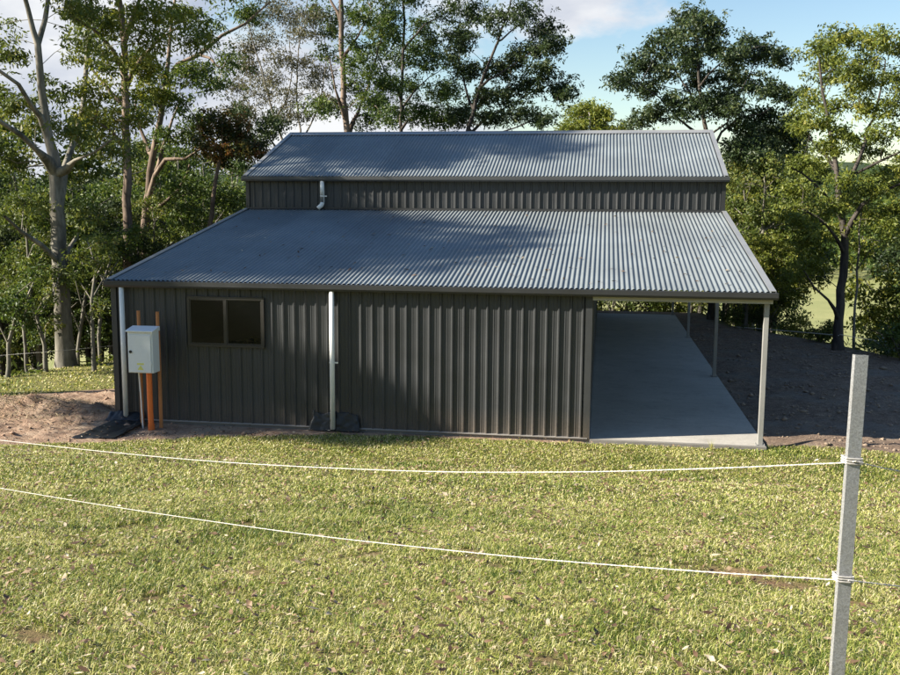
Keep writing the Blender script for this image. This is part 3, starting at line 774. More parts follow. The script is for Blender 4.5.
# ------------------------------------------------------------------ trees
def catmull(pts, step):
    pts = [np.array(p, float) for p in pts]; out = []
    n = len(pts)
    for i in range(n-1):
        p0 = pts[max(i-1, 0)]; p1 = pts[i]; p2 = pts[i+1]; p3 = pts[min(i+2, n-1)]
        m = max(1, int(np.linalg.norm((p2-p1)[:3])/step))
        for k in range(m):
            t = k/m
            out.append(.5*((2*p1)+(p2-p0)*t+(2*p0-5*p1+4*p2-p3)*t*t+(3*p1-p0-3*p2+p3)*t**3))
    out.append(pts[-1]); return out
def grow(limbs, clumps, seed, step=.38, att=1.0, tip=.007, pexp=2.35, wig=.07, lift=.12, rs=1.0):
    """limbs: list of polylines of (x,y,z,r). clumps: (cx,cy,cz,rx,rz,n). returns nodes"""
    rng = np.random.default_rng(seed)
    pos = []; par = []; rm = []; plen = []
    def addn(p, q, r):
        pos.append(np.array(p, float)); par.append(q); rm.append(r)
        plen.append(0 if q < 0 else plen[q]+np.linalg.norm(pos[-1]-pos[q])); return len(pos)-1
    for li, lb in enumerate(limbs):
        sm = catmull([(q_[0], q_[1], q_[2], q_[3]*rs) for q_ in lb], step)
        if li == 0: q = addn(sm[0][:3], -1, sm[0][3]); rest = sm[1:]
        else:
            A = np.array(pos); q = int(np.argmin(np.linalg.norm(A-sm[0][:3], axis=1))); rest = sm[1:]
        for s_ in rest:
            j = rng.normal(0, 1, 3)*.25*wig*step/.38*min(1, .12/max(s_[3], .03))
            q = addn(s_[:3]+j, q, s_[3])
    ntrunk = len(pos)
    T = np.array(pos)
    pts = []
    for (cx, cy, cz, rx, rz, n) in clumps:
        n = max(3, int(n*att)); d = rng.normal(size=(n, 3)); d /= np.linalg.norm(d, axis=1)[:, None]
        rr = rng.random(n)**.45
        sc = np.array([rx, rx, rz]); pts.append(np.array([cx, cy, cz])+d*rr[:, None]*sc)
    pts = np.concatenate(pts)
    d = np.min(np.linalg.norm(pts[:, None, :]-T[None], axis=2), axis=1)
    cap = len(pos)+len(pts)*30
    A = np.zeros((cap, 3)); A[:len(pos)] = T; PL = np.zeros(cap); PL[:len(pos)] = plen
    # do not start twigs from the lower bole
    zlo = T[:, 2].min(); bole = np.zeros(cap, bool)
    tips = []
    for i in np.argsort(d):
        p = pts[i]; n0 = len(pos)
        dv = p-A[:n0]; ds = np.linalg.norm(dv, axis=1)
        cost = ds+.18*PL[:n0]+.9*np.maximum(0, A[:n0, 2]-p[2]+.15*ds)
        q = int(np.argmin(cost)); dist = ds[q]; m = max(1, int(dist/step)); a = A[q].copy()
        bow = rng.normal(0, 1, 3)*wig*dist
        for k in range(1, m+1):
            t = k/m; pp = a+(p-a)*t+bow*math.sin(PI*t)+np.array([0, 0, lift*dist*math.sin(PI*t)*.5])+rng.normal(0, .035, 3)*(t < 1)
            q = addn(pp, q, 0); A[q] = pp; PL[q] = plen[q]
        tips.append(q)
    n = len(pos); par = np.array(par); R = np.zeros(n); acc = np.zeros(n); A = A[:n]
    haschild = np.zeros(n, bool); haschild[par[par >= 0]] = True
    for i in range(n-1, -1, -1):
        if acc[i] == 0: acc[i] = tip**pexp
        R[i] = acc[i]**(1/pexp)
        if par[i] >= 0: acc[par[i]] += acc[i]
    rm = np.array(rm); R = np.where(rm > 0, rm*.92, R)
    for i in range(1, n):
        if par[i] >= 0: R[i] = min(R[i], R[par[i]]*(.97 if rm[i] > 0 else .8 if rm[par[i]] > 0 else 1.0)) if rm[i] == 0 or True else R[i]
    R[0] *= 1.3
    if n > 1 and rm[1] > 0: R[1] *= 1.08
    return A, par, R, tips, ntrunk
def skin_tree(A, par, R, minr=.0):
    n = len(A); kids = [[] for _ in range(n)]
    for i in range(n):
        if par[i] >= 0: kids[par[i]].append(i)
    Vs = []; Fs = []; off = 0
    starts = [(0, None)]
    while starts:
        s_, p = starts.pop()
        chain = [s_] if p is None else [p, s_]
        cur = s_
        while kids[cur]:
            ks = sorted(kids[cur], key=lambda j: -R[j]); 
            for j in ks[1:]: starts.append((j, cur))
            cur = ks[0]; chain.append(cur)
        if len(chain) < 2: continue
        rmax = R[chain[1]]
        if rmax < minr: continue
        k = 10 if rmax > .09 else 6 if rmax > .03 else 3
        P_ = A[chain]; r_ = R[chain].copy()
        if p is not None: r_[0] = min(r_[0], r_[1]*1.25)
        t = np.gradient(P_, axis=0); t /= np.linalg.norm(t, axis=1)[:, None]+1e-9
        up = np.array([.13, .97, .2]) if abs(t[0, 1]) < .8 else np.array([.9, .1, .3])
        nn = up-t*(t@up)[:, None]; nn /= np.linalg.norm(nn, axis=1)[:, None]+1e-9; bb = np.cross(t, nn)
        an = np.arange(k)*2*PI/k
        ring = P_[:, None, :]+(nn[:, None, :]*np.cos(an)[None, :, None]+bb[:, None, :]*np.sin(an)[None, :, None])*r_[:, None, None]
        m = len(chain); ii = np.arange(m-1)[:, None]*k; jj = np.arange(k)[None]; j2 = (jj+1) % k
        F = np.stack([ii+jj, ii+j2, ii+k+j2, ii+k+jj], -1).reshape(-1, 4)+off
        Vs.append(ring.reshape(-1, 3)); Fs.append(F); off += m*k
    return np.concatenate(Vs), np.concatenate(Fs)
def leaves(A, tips, per, spread, ln, wd, seed, tone=.45, tonev=.17, droop=.55, flat=.7, flush=0):
    rng = np.random.default_rng(seed+99); tp = A[tips]; m = len(tp)
    # every tip: a few sprays, each spray a tuft of hanging leaves
    ns = 5
    sp = np.repeat(tp, ns, 0)+rng.normal(0, 1, (m*ns, 3))*np.array([spread, spread, spread*flat])*.62
    cnt = max(1, int(per/ns)); c = np.repeat(sp, cnt, 0)
    n = len(c); c = c+rng.normal(0, 1, (n, 3))*np.array([1, 1, .65])*spread*.27
    tn = np.repeat(rng.normal(tone, tonev*.7, m), ns*cnt)+rng.normal(0, tonev*.7, n)
    zmin, zmax = tp[:, 2].min(), tp[:, 2].max()
    tn = tn+flush*np.repeat(rng.random(m) < .25, ns*cnt)
    a = rng.uniform(0, 2*PI, n); el = rng.normal(-droop, .55, n)
    d = np.stack([np.cos(a)*np.cos(el), np.sin(a)*np.cos(el), np.sin(el)], -1)
    s_ = rng.normal(size=(n, 3)); s_ = s_-d*np.sum(s_*d, 1)[:, None]; s_ /= np.linalg.norm(s_, axis=1)[:, None]
    nr = np.cross(d, s_)
    l_ = (ln*rng.uniform(.6, 1.3, n))[:, None]; w_ = (wd*rng.uniform(.7, 1.3, n))[:, None]
    m1 = c+d*l_*.45
    V = np.stack([c, m1+s_*w_*.5+nr*w_*.12, c+d*l_, m1-s_*w_*.5+nr*w_*.12], 1).reshape(-1, 3)
    b = np.arange(n)[:, None]*4
    T = np.concatenate([b+[0, 1, 2], b+[0, 2, 3]], 1).reshape(-1, 3)
    return V, T, np.repeat(np.clip(tn, 0, 1), 4)
LK = {'gum_tree': 3.0, 'rounded_tree': 1.8, 'bushy_tree': 1.6, 'forest_tree': 1.5, 'understorey_tree': 1.7, 'shrub': 1.3}
def tree(name, limbs, clumps, seed, bark, leaf, label, per=30, spread=.33, ln=.16, wd=.045, lscale=1.0, tone=.45, tonev=.2, att=1, group=None, droop=.55, tip=.007, step=.38, flush=0, wig=.07, minr=0, cat='tree', lift=.12, rs=1.0):
    A, par, R, tips, nt = grow(limbs, clumps, seed, att=att*(1.3 if name == 'gum_tree' else 1), tip=tip*(.72 if name == 'gum_tree' else 1), step=step, wig=wig, lift=lift, rs=rs)
    base = A[0].copy()
    root = empty(name, base, label, cat, group)
    V, F = skin_tree(A, par, R, minr); link('trunk', np_mesh('trunk', V-base, F, M[bark], True), root, world=False)
    V, T, c = leaves(A, tips, int(per*LK.get(name, 1)), spread, ln*.80, wd*.98, seed, tone, tonev, droop, flush=flush)
    link('crown', np_mesh('crown', V-base, T, M[leaf], False, attr=c), root, world=False)
    return root
def pl(D, pts, seed=0):
    """limb from image-plane directions at distance D (+ own depth offset)"""
    out = []
    for q in pts:
        px, py, r = q[:3]; dd = q[3] if len(q) > 3 else 0
        p = P(px, py, D+dd); out.append((p[0], p[1], p[2], r))
    return out
def cl(D, lst, seed, depth=1.2, dens=1.0):
    r = np.random.default_rng(seed); out = []
    for q in lst:
        px, py, rp = q[:3]; dd = q[3] if len(q) > 3 else r.uniform(-depth, depth)
        Dd = D+dd; p = P(px, py, Dd); rad = rp/FPX*Dd
        n = int(17*rad**2*dens)+5
        if n < 12: out.append((p[0], p[1], p[2], rad, rad*.7, n)); continue
        for k in range(4):
            v = r.normal(size=3); v *= rad*.78*r.random()**.4/np.linalg.norm(v); rk = rad*r.uniform(.38, .66)
            out.append((p[0]+v[0], p[1]+v[1], p[2]+v[2]*.85, rk, rk*.5, max(3, int(n/4))))
    return out
def ground_base(px, D):
    p = P(px, 300, D); return (p[0], p[1], zg(p[0], p[1])-.15)

# --- big pale gum at left
D = 22.4
b0 = P(66, 368, D)
tree('gum_tree',
     [[(b0[0], b0[1], zg(b0[0], b0[1])-.1, .25)]+pl(D, [(65, 350, .245), (62, 300, .235), (59, 245, .225), (57, 190, .215), (50, 140, .125, -.2), (42, 90, .10, -.5), (37, 45, .085, -.7), (28, 10, .06, -.8), (15, -50, .06, -1), (5, -110, .03, -1.2)]),
      pl(D, [(57, 200, .2), (66, 165, .09, .5), (80, 120, .075, 1), (86, 70, .065, 1.5), (90, 10, .05, 2), (95, -60, .05, 2.3), (90, -110, .03, 2.5)]),
      pl(D, [(54, 165, .2), (38, 150, .075, -.8), (20, 135, .065, -1.2), (-5, 118, .05, -1.8), (-50, 100, .03, -2.6)]),
      pl(D, [(48, 128, .12), (33, 105, .065, -1), (18, 84, .055, -1.6), (-5, 68, .045, -2.2), (-45, 40, .03, -3)]),
      pl(D, [(38, 50, .1), (45, 20, .07, -.2), (52, -20, .05, 0), (60, -80, .03, .3)]),
      pl(D, [(58, 262, .2), (42, 245, .07, -.6), (22, 232, .05, -1.2), (5, 218, .04, -1.8)]),
      pl(D, [(60, 258, .2), (74, 240, .06, .5), (84, 224, .04, .9)]),
      pl(D, [(58, 178, .2), (75, 160, .045, -.5), (95, 152, .035, -1), (112, 140, .03, -1.2)])],
     cl(D, [(10, 50, 20), (-20, 30, 30), (12, 100, 17), (-15, 90, 25), (40, 118, 12), (15, 165, 20), (-10, 150, 22), (28, 200, 14), (70, 130, 14), (100, 140, 14),
            (55, 90, 8), (20, -40, 35), (60, -60, 40), (100, -80, 40), (0, -90, 40), (85, 40, 12), (110, 150, 13), (5, 215, 15), (85, 215, 12), (75, 10, 12), (40, -110, 45)], 1, 2.0, .8),
     1, 'bark_pale', 'leaf_olive', 'tall gum tree with thick smooth pale trunk and forked limbs at the left edge', rs=0.95, per=30, tone=.5)
# --- straight brown-trunk gum
D = 24.5
b0 = P(128, 340, D)
tree('gum_tree',
     [[(b0[0], b0[1], zg(b0[0], b0[1])-.1, .2)]+pl(D, [(128, 300, .175), (128, 230, .165), (127, 170, .155), (126, 120, .14), (125, 60, .12), (121, 10, .09), (118, -40, .07), (115, -100, .03)]),
      pl(D, [(126, 75, .12), (112, 50, .06, -.6), (95, 30, .05, -1.2), (70, 15, .035, -1.6)]),
      pl(D, [(126, 90, .12), (140, 60, .06, .6), (158, 40, .045, 1), (180, 25, .03, 1.3)]),
      pl(D, [(126, 110, .1), (105, 85, .05, .5), (88, 62, .035, 1)]),
      pl(D, [(124, 40, .1), (135, 10, .06, -.4), (150, -30, .04, -.7), (160, -80, .03, -1)]),
      pl(D, [(127, 150, .1), (112, 132, .04, -.8), (95, 120, .03, -1.2)])],
     cl(D, [(98, 22, 20), (75, 10, 15), (120, 20, 20), (145, 12, 20), (170, 15, 17), (85, 55, 12), (108, 62, 13), (100, 92, 15), (88, 118, 14), (82, 135, 12), (112, 118, 11),
            (150, 40, 15), (148, 70, 13), (155, 95, 12), (130, -30, 35), (95, -40, 35), (170, -40, 35), (125, -90, 45), (138, 118, 10), (190, 40, 12)], 2, 2.0, 1.15),
     2, 'bark_brown', 'leaf_gold', 'gum tree with a straight slender reddish trunk rising beside the left roof corner', rs=0.85, per=30, tone=.5)
# --- curving gum behind roof edge with long limb to the right
D = 27
b0 = P(143, 350, D)
tree('gum_tree',
     [[(b0[0], b0[1], zg(b0[0], b0[1])-.1, .24)]+pl(D, [(144, 280, .2), (145, 230, .18), (149, 190, .16), (154, 155, .14), (160, 120, .12), (166, 85, .11), (178, 65, .10), (200, 55, .08), (222, 35, .065), (245, 22, .05), (270, 2, .035)]),
      pl(D, [(147, 205, .15), (156, 176, .1, -.5), (165, 160, .085, -.8), (185, 158, .06, -1.2), (200, 150, .04, -1.5)]),
      pl(D, [(165, 90, .1), (168, 60, .08, .4), (172, 20, .06, .8), (178, -30, .04, 1)]),
      pl(D, [(154, 160, .12), (140, 130, .06, .5), (135, 100, .04, 1)]),
      pl(D, [(150, 190, .12), (172, 120, .05, .6), (182, 100, .04, .8)]),
      pl(D, [(148, 215, .12), (178, 190, .05, -.5), (190, 165, .035, -.8)]),
      pl(D, [(205, 52, .07), (215, 65, .03, -.5), (228, 72, .02, -.8)])],
     cl(D, [(185, 75, 14), (205, 70, 12), (228, 62, 12), (215, 82, 12), (178, 100, 15), (160, 75, 11), (150, 100, 12), (205, 30, 13), (140, 150, 13), (125, 100, 12), (168, 135, 11), (190, 135, 12), (138, 55, 12), (245, 12, 14), (190, 15, 12), (175, -20, 30), (220, -20, 25),
            (200, 120, 12), (165, 205, 12), (185, 188, 16), (190, 215, 16), (210, 195, 14), (228, 200, 12), (178, 230, 12), (130, 200, 10)], 3, 2.0, 1.1),
     3, 'bark_brown', 'leaf_green', 'leaning gum tree with crooked trunk and long bare limb reaching right above the shed corner', rs=0.75, per=28, tone=.6)
# --- round dark bushy tree with orange flush
D = 25.5
b0 = P(207, 330, D)
tree('bushy_tree',
     [[(b0[0], b0[1], zg(b0[0], b0[1])-.1, .10)]+pl(D, [(208, 260, .08), (213, 200, .065), (218, 165, .05), (222, 145, .04)])],
     cl(D, [(212, 130, 17), (230, 135, 17), (222, 118, 15), (205, 145, 12), (240, 150, 15), (256, 150, 11), (218, 155, 13), (236, 125, 12), (248, 138, 11)], 4, .5, 2.6),
     4, 'bark_brown', 'leaf_flush', 'small round dark tree with orange new leaves at the upper left roof corner', per=44, spread=.20, ln=.13, wd=.045, tone=.35, flush=.35)
# --- wispy grey tree
D = 37
b0 = P(292, 300, D)
tree('gum_tree',
     [[(b0[0], b0[1], zg(b0[0], b0[1])-.1, .18)]+pl(D, [(290, 200, .14), (284, 150, .10), (272, 110, .08), (262, 70, .06), (250, 30, .04), (240, -15, .03)]),
      pl(D, [(290, 190, .12), (300, 140, .08, .5), (296, 90, .06, 1), (300, 40, .045, 1.5), (310, -10, .03, 2)]),
      pl(D, [(286, 160, .1), (262, 128, .05, -.8), (246, 100, .035, -1.3), (236, 70, .025, -1.6)]),
      pl(D, [(276, 120, .08), (292, 80, .04, -.8), (288, 40, .03, -1)]),
      pl(D, [(298, 150, .08), (318, 105, .045, .8), (326, 60, .03, 1.1), (322, 20, .02, 1.3)])],
     cl(D, [(250, 45, 15), (238, 85, 14), (262, 20, 16), (280, 60, 14), (262, 95, 14), (290, 95, 13), (302, 60, 13), (310, 20, 14), (245, 115, 12), (322, 70, 11), (275, 5, 13), (320, 100, 11), (282, 115, 10), (255, 70, 12), (270, 40, 12), (245, 60, 12), (300, 35, 12), (312, 80, 11), (270, 78, 12), (300, 112, 11), (292, 15, 12), (236, 108, 11)], 5, 2.0, .95),
     5, 'bark_mid', 'leaf_grey', 'thin wispy grey leaved gum tree showing sky through it above the left of the ridge', rs=0.55, per=22, spread=.38, ln=.17, wd=.040, tone=.4, tip=.009)
# --- straight trunk behind ridge
D = 36
b0 = P(349, 300, D)
tree('gum_tree',
     [[(b0[0], b0[1], zg(b0[0], b0[1])-.1, .28)]+pl(D, [(348, 200, .24), (347, 135, .21), (344, 100, .18), (342, 50, .15), (341, 0, .12), (339, -60, .07), (337, -110, .03)]),
      pl(D, [(347, 140, .2), (358, 112, .08, .6), (368, 85, .06, 1), (378, 50, .04, 1.4)]),
      pl(D, [(345, 120, .15), (336, 90, .05, -.8), (330, 60, .035, -1)]),
      pl(D, [(342, 60, .12), (358, 35, .05, -.8), (372, 10, .03, -1.2)]),
      pl(D, [(341, 20, .1), (325, -10, .05, .6), (312, -40, .03, 1)])],
     cl(D, [(352, 88, 12), (370, 100, 13), (372, 70, 12), (360, 45, 11), (330, 30, 11), (322, 12, 13), (350, 15, 12), (375, 30, 13), (328, 55, 9), (355, 62, 12), (365, 18, 12), (334, 105, 11), (320, 108, 12), (365, 118, 12), (385, 20, 12), (345, -40, 35), (310, -40, 25), (385, 118, 11), (372, -10, 20)], 6, 2.0, .9),
     6, 'bark_brown', 'leaf_green', 'tall gum tree with a bare straight trunk behind the ridge left of centre', rs=0.75, per=26, spread=.36, ln=.18, wd=.05, tone=.5)
# --- dark-trunk gum centre
D = 39
b0 = P(402, 300, D)
tree('gum_tree',
     [[(b0[0], b0[1], zg(b0[0], b0[1])-.1, .24)]+pl(D, [(402, 200, .2), (401, 130, .17), (402, 80, .14), (404, 30, .11), (404, -20, .08), (405, -80, .03)]),
      pl(D, [(401, 110, .12), (420, 85, .05, .8), (438, 72, .03, 1.2)]),
      pl(D, [(402, 95, .12), (385, 70, .05, -.8), (376, 50, .03, -1)]),
      pl(D, [(403, 50, .1), (425, 25, .05, -.8), (448, 12, .03, -1.2)]),
      pl(D, [(402, 125, .12), (425, 112, .05, -.5), (445, 105, .03, -.7)])],
     cl(D, [(405, 58, 13), (418, 50, 12), (398, 112, 13), (420, 112, 14), (440, 92, 13), (445, 115, 13), (385, 82, 12), (412, 85, 12), (425, 22, 15), (448, 10, 14), (392, 20, 13), (410, -10, 22), (440, -30, 25), (380, 48, 10), (430, 62, 13), (452, 60, 12), (450, 88, 13), (430, 118, 12), (462, 112, 13), (398, 35, 12), (378, 100, 12), (432, 40, 12), (458, 35, 12), (395, 85, 10)], 7, 2.0, 1.05),
     7, 'bark_dark', 'leaf_green', 'gum tree with a thin dark trunk and clumped leaves behind the middle of the ridge', rs=0.6, per=28, spread=.36, ln=.18, wd=.052, tone=.38)
# --- broad gum right of it
D = 37
b0 = P(458, 300, D)
tree('gum_tree',
     [[(b0[0], b0[1], zg(b0[0], b0[1])-.1, .25)]+pl(D, [(460, 200, .2), (466, 140, .16), (476, 100, .13), (488, 65, .10), (502, 30, .075), (512, -5, .05), (520, -40, .03)]),
      pl(D, [(468, 135, .13), (492, 115, .07, .8), (518, 100, .055, 1.3), (540, 88, .04, 1.6), (560, 84, .025, 1.8)]),
      pl(D, [(466, 140, .13), (500, 132, .06, -.8), (528, 122, .045, -1.2), (550, 118, .025, -1.5)]),
      pl(D, [(482, 85, .11), (508, 68, .06, -.6), (532, 52, .04, -.9), (548, 35, .025, -1)]),
      pl(D, [(474, 110, .12), (462, 75, .05, .8), (458, 40, .035, 1), (462, 10, .025, 1.3)]),
      pl(D, [(496, 45, .08), (520, 25, .045, .6), (540, 10, .03, .9)])],
     cl(D, [(500, 20, 16), (525, 12, 17), (545, 28, 14), (552, 45, 11), (535, 50, 15), (515, 60, 14), (495, 70, 14), (545, 72, 14), (560, 85, 12), (562, 98, 8), (530, 85, 14), (505, 95, 15), (480, 95, 13), (470, 70, 13), (462, 40, 14), (475, 15, 16),
            (520, 112, 12), (545, 118, 10), (490, 118, 13), (505, -25, 30), (475, -30, 25), (460, 118, 12), (530, -15, 20)], 8, 2.0, 1.2),
     8, 'bark_dark', 'leaf_dark', 'broad dark gum tree spreading to the right above the middle of the ridge', rs=0.6, per=32, spread=.34, ln=.18, wd=.055, tone=.5)
# --- distant rounded tree
D = 62
b0 = P(592, 260, D)
tree('rounded_tree',
     [[(b0[0], b0[1], zg(b0[0], b0[1])-.1, .3)]+pl(D, [(592, 180, .22), (591, 140, .16), (590, 115, .1)])],
     cl(D, [(575, 118, 14), (590, 108, 15), (605, 115, 14), (582, 128, 14), (600, 130, 15), (618, 126, 10), (566, 130, 9)], 9, 1.2, 1.3),
     9, 'bark_mid', 'leaf_gold', 'distant rounded yellow green tree showing over the ridge right of centre', per=40, spread=.5, ln=.24, wd=.09, tone=.5, tip=.012)
# --- large dark gum right of ridge
D = 33
b0 = P(712, 300, D)
tree('gum_tree',
     [[(b0[0], b0[1], zg(b0[0], b0[1])-.1, .26)]+pl(D, [(712, 200, .2), (709, 150, .17), (702, 110, .13), (699, 75, .10), (697, 40, .07), (694, 15, .04)]),
      pl(D, [(707, 140, .14), (680, 120, .07, -.5), (660, 98, .05, -1), (640, 85, .035, -1.4), (620, 75, .02, -1.6)]),
      pl(D, [(703, 115, .12), (684, 85, .06, .8), (668, 55, .04, 1.2)]),
      pl(D, [(710, 160, .15), (722, 132, .09, -.8), (740, 118, .065, -1.1), (762, 113, .04, -1.4), (782, 100, .025, -1.6)]),
      pl(D, [(700, 85, .1), (722, 62, .05, -.8), (745, 50, .035, -1.2), (772, 45, .02, -1.4)]),
      pl(D, [(724, 132, .08), (738, 95, .045, -.5), (750, 75, .03, -.8)])],
     cl(D, [(690, 15, 15), (705, 22, 14), (675, 32, 15), (660, 50, 15), (640, 62, 14), (622, 78, 13), (645, 88, 14), (665, 72, 13), (690, 50, 15), (712, 48, 13), (740, 45, 11), (765, 48, 11), (780, 58, 9), (725, 75, 13), (700, 80, 12), (748, 82, 14), (770, 90, 13),
            (790, 95, 11), (735, 105, 12), (655, 112, 13), (675, 100, 10), (640, 122, 9), (765, 112, 12), (790, 118, 12), (715, 105, 12), (742, 125, 12), (725, 95, 10), (775, 130, 13), (755, 140, 12), (690, 65, 12), (730, 60, 11), (712, 30, 10), (755, 60, 10), (795, 135, 12), (700, 100, 11), (685, 112, 10), (760, 160, 13), (735, 150, 11)], 10, 2.0, 1.35),
     10, 'bark_dark', 'leaf_dark', 'large domed dark gum tree standing behind the right end of the ridge', rs=0.55, per=34, spread=.33, ln=.17, wd=.052, tone=.5)
# --- right edge tree in front of the field
D = 26
b0 = P(838, 351, D)
tree('gum_tree',
     [[(b0[0], b0[1], zg(b0[0], b0[1])-.1, .20)]+pl(D, [(839, 320, .17), (843, 275, .155), (845, 235, .14), (841, 205, .12), (836, 170, .10), (832, 140, .085), (826, 110, .07), (820, 75, .05), (818, 45, .03)]),
      pl(D, [(845, 232, .12), (862, 205, .08, -.5), (880, 192, .06, -.9), (905, 182, .04, -1.3), (930, 170, .03, -1.6)]),
      pl(D, [(839, 195, .11), (856, 165, .075, .5), (868, 130, .055, .9), (880, 95, .04, 1.3), (886, 60, .025, 1.6)]),
      pl(D, [(840, 320, .12), (828, 300, .05, -.4), (814, 288, .04, -.7), (802, 270, .025, -1)]),
      pl(D, [(835, 165, .1), (815, 145, .05, .5), (800, 125, .035, .8)]),
      pl(D, [(856, 165, .07), (880, 160, .05, -.3), (905, 150, .03, -.6)]),
      pl(D, [(844, 250, .1), (826, 225, .04, -.6), (808, 212, .03, -1)]),
      pl(D, [(842, 215, .1), (815, 185, .045, -.6), (792, 168, .03, -1)])],
     cl(D, [(818, 45, 13), (835, 38, 13), (855, 42, 14), (878, 40, 13), (895, 48, 12), (825, 72, 14), (850, 75, 13), (875, 80, 13), (808, 95, 13), (835, 105, 12), (862, 108, 11), (890, 105, 14), (800, 125, 12), (880, 135, 13), (905, 130, 15),
            (850, 135, 9), (815, 165, 11), (850, 200, 12), (865, 215, 11), (840, 230, 9), (795, 190, 12), (880, 175, 11), (905, 165, 14), (920, 90, 20), (815, 265, 8), (790, 275, 8), (925, 40, 18), (808, 235, 9), (885, 225, 10), (838, 60, 13), (865, 62, 12), (862, 90, 12), (838, 130, 11), (820, 120, 12), (870, 150, 12), (895, 185, 12), (825, 150, 11), (800, 160, 12), (845, 180, 9), (830, 205, 9), (800, 220, 10), (900, 210, 12), (905, 75, 13), (870, 190, 9), (785, 210, 11)], 11, 1.8, 1.45),
     11, 'bark_dark', 'leaf_gold', 'olive gum tree with dark leaning trunk at the edge of the yard on the right', rs=0.78, per=28, spread=.27, ln=.15, wd=.042, tone=.42)
# --- thin sapling beside it
D = 26.5
b0 = P(854, 352, D)
tree('sapling',
     [[(b0[0], b0[1], zg(b0[0], b0[1])-.1, .045)]+pl(D, [(854, 320, .04), (858, 270, .033), (859, 230, .025), (864, 200, .015)]),
      pl(D, [(858, 272, .03), (870, 250, .015, -.3), (882, 240, .01, -.4)])],
     cl(D, [(866, 205, 7), (880, 240, 6), (870, 190, 6), (874, 252, 5)], 12, .5, 2),
     12, 'bark_mid', 'leaf_green', 'very thin sapling beside the dark leaning trunk on the right', per=18, spread=.18, ln=.12, wd=.035)

# --- understorey along the left edge of the clearing: pale crooked small trees
sp = [(94, 366, 21.5, [(94, 330), (90, 300), (95, 270), (90, 250)], 'pale thin crooked sapling just left of the shed corner', 8),
      (101, 362, 23.5, [(100, 320), (103, 285), (112, 255), (118, 235)], 'slim leaning sapling behind the left eave corner', 9),
      (46, 374, 21.5, [(46, 345), (38, 318), (31, 300), (34, 280)], 'small bent tree left of the big pale gum trunk', 10),
      (7, 379, 20.8, [(8, 345), (14, 320), (12, 300)], 'little pale stemmed shrub at the far left edge of the clearing', 9),
      (28, 377, 23.5, [(25, 330), (28, 280), (27, 240), (22, 215)], 'slender understorey tree between the left edge and the big gum', 12),
      (78, 370, 23.5, [(80, 330), (86, 290), (82, 255), (85, 230)], 'slender understorey tree close behind the big pale gum', 11)]
for i, (px, py, D, up_, lab, cr) in enumerate(sp):
    b0 = P(px, py, D); r = np.random.default_rng(50+i)
    n = len(up_)
    lim = [(b0[0], b0[1], zg(b0[0], b0[1])-.1, .05)]+pl(D, [(a, b, .038*(1-k/(n+1))+.008) for k, (a, b) in enumerate(up_)])
    mid = up_[1]; tp_ = up_[-1]
    br = pl(D, [(mid[0], mid[1], .04), (mid[0]+14, mid[1]-22, .022, .3), (mid[0]+22, mid[1]-45, .012, .5)])
    br2 = pl(D, [(up_[0][0], up_[0][1], .04), (up_[0][0]-12, up_[0][1]-25, .02, -.3), (up_[0][0]-18, up_[0][1]-48, .012, -.5)])
    cs = [(tp_[0]+r.uniform(-14, 14), tp_[1]+r.uniform(-14, 18), cr+r.uniform(-2, 3)) for _ in range(5)]+[(mid[0]+20, mid[1]-45, cr), (up_[0][0]-18, up_[0][1]-50, cr), (mid[0]-12, mid[1]-15, cr*.8), (mid[0]+12, mid[1]+5, cr*.7)]
    tree('understorey_tree', [lim, br, br2], cl(D, cs, 60+i, .6, 2.2), 60+i, 'bark_pale', 'leaf_green' if i % 2 else 'leaf_olive', lab, per=26, spread=.2, ln=.13, wd=.04, tone=.5, group='small pale stemmed trees along the left edge')

# --- right side: shrubs along the yard edge
def bush(px, D, hpx, rpx, leaf, label, seed, tone=.45, dens=3, group='shrubs along the far edge of the yard', py0=None, ln=.12, bark='bark_mid', name='shrub'):
    p = P(px, 330, D); z0 = zg(p[0], p[1]); r = np.random.default_rng(seed)
    h = hpx/FPX*D; rr = rpx/FPX*D
    base = np.array([p[0], p[1], z0-.08])
    lims = [[(base[0], base[1], base[2], .05), (base[0]+r.normal(0, .1), base[1]+r.normal(0, .1), z0+h*.35, .035), (base[0]+r.normal(0, .2), base[1]+r.normal(0, .2), z0+h*.7, .015)]]
    for k in range(3):
        a = r.uniform(0, 2*PI)
        lims.append([(base[0], base[1], base[2]+.1, .04), (base[0]+rr*.35*math.cos(a), base[1]+rr*.35*math.sin(a), z0+h*.3, .025), (base[0]+rr*.75*math.cos(a), base[1]+rr*.75*math.sin(a), z0+h*.6, .01)])
    cs = []
    for k in range(9):
        a = r.uniform(0, 2*PI); q = rr*math.sqrt(r.random())*.8; zz = z0+h*r.uniform(.25, .85); rad = rr*r.uniform(.28, .45)
        cs.append((base[0]+q*math.cos(a), base[1]+q*math.sin(a), zz, rad, rad*.8, int(5+9*rad*rad*dens)))
    return tree(name, lims, cs, seed, bark, leaf, label, per=26, spread=.17, ln=ln, wd=ln*.32, tone=tone, group=group, cat='shrub', step=.25)
bush(887, 27, 52, 30, 'leaf_green', 'dense dark shrub at the right edge of the photo above the strap leaved plant', 70, tone=.35, dens=6)
bush(800, 30, 40, 22, 'leaf_gold', 'sunlit pale green shrub left of the leaning trunk beyond the yard', 71, tone=.65, dens=4)
bush(770, 31, 52, 24, 'leaf_dark', 'dark shrub beyond the yard just right of the front carport post', 72, tone=.5, dens=5)
bush(740, 33, 55, 22, 'leaf_green', 'green shrub beyond the yard seen between the first two carport posts', 73, tone=.5, dens=5)
bush(822, 27.5, 18, 14, 'leaf_olive', 'low fern like shrub at the foot of the leaning trunk', 74, tone=.6, dens=5)
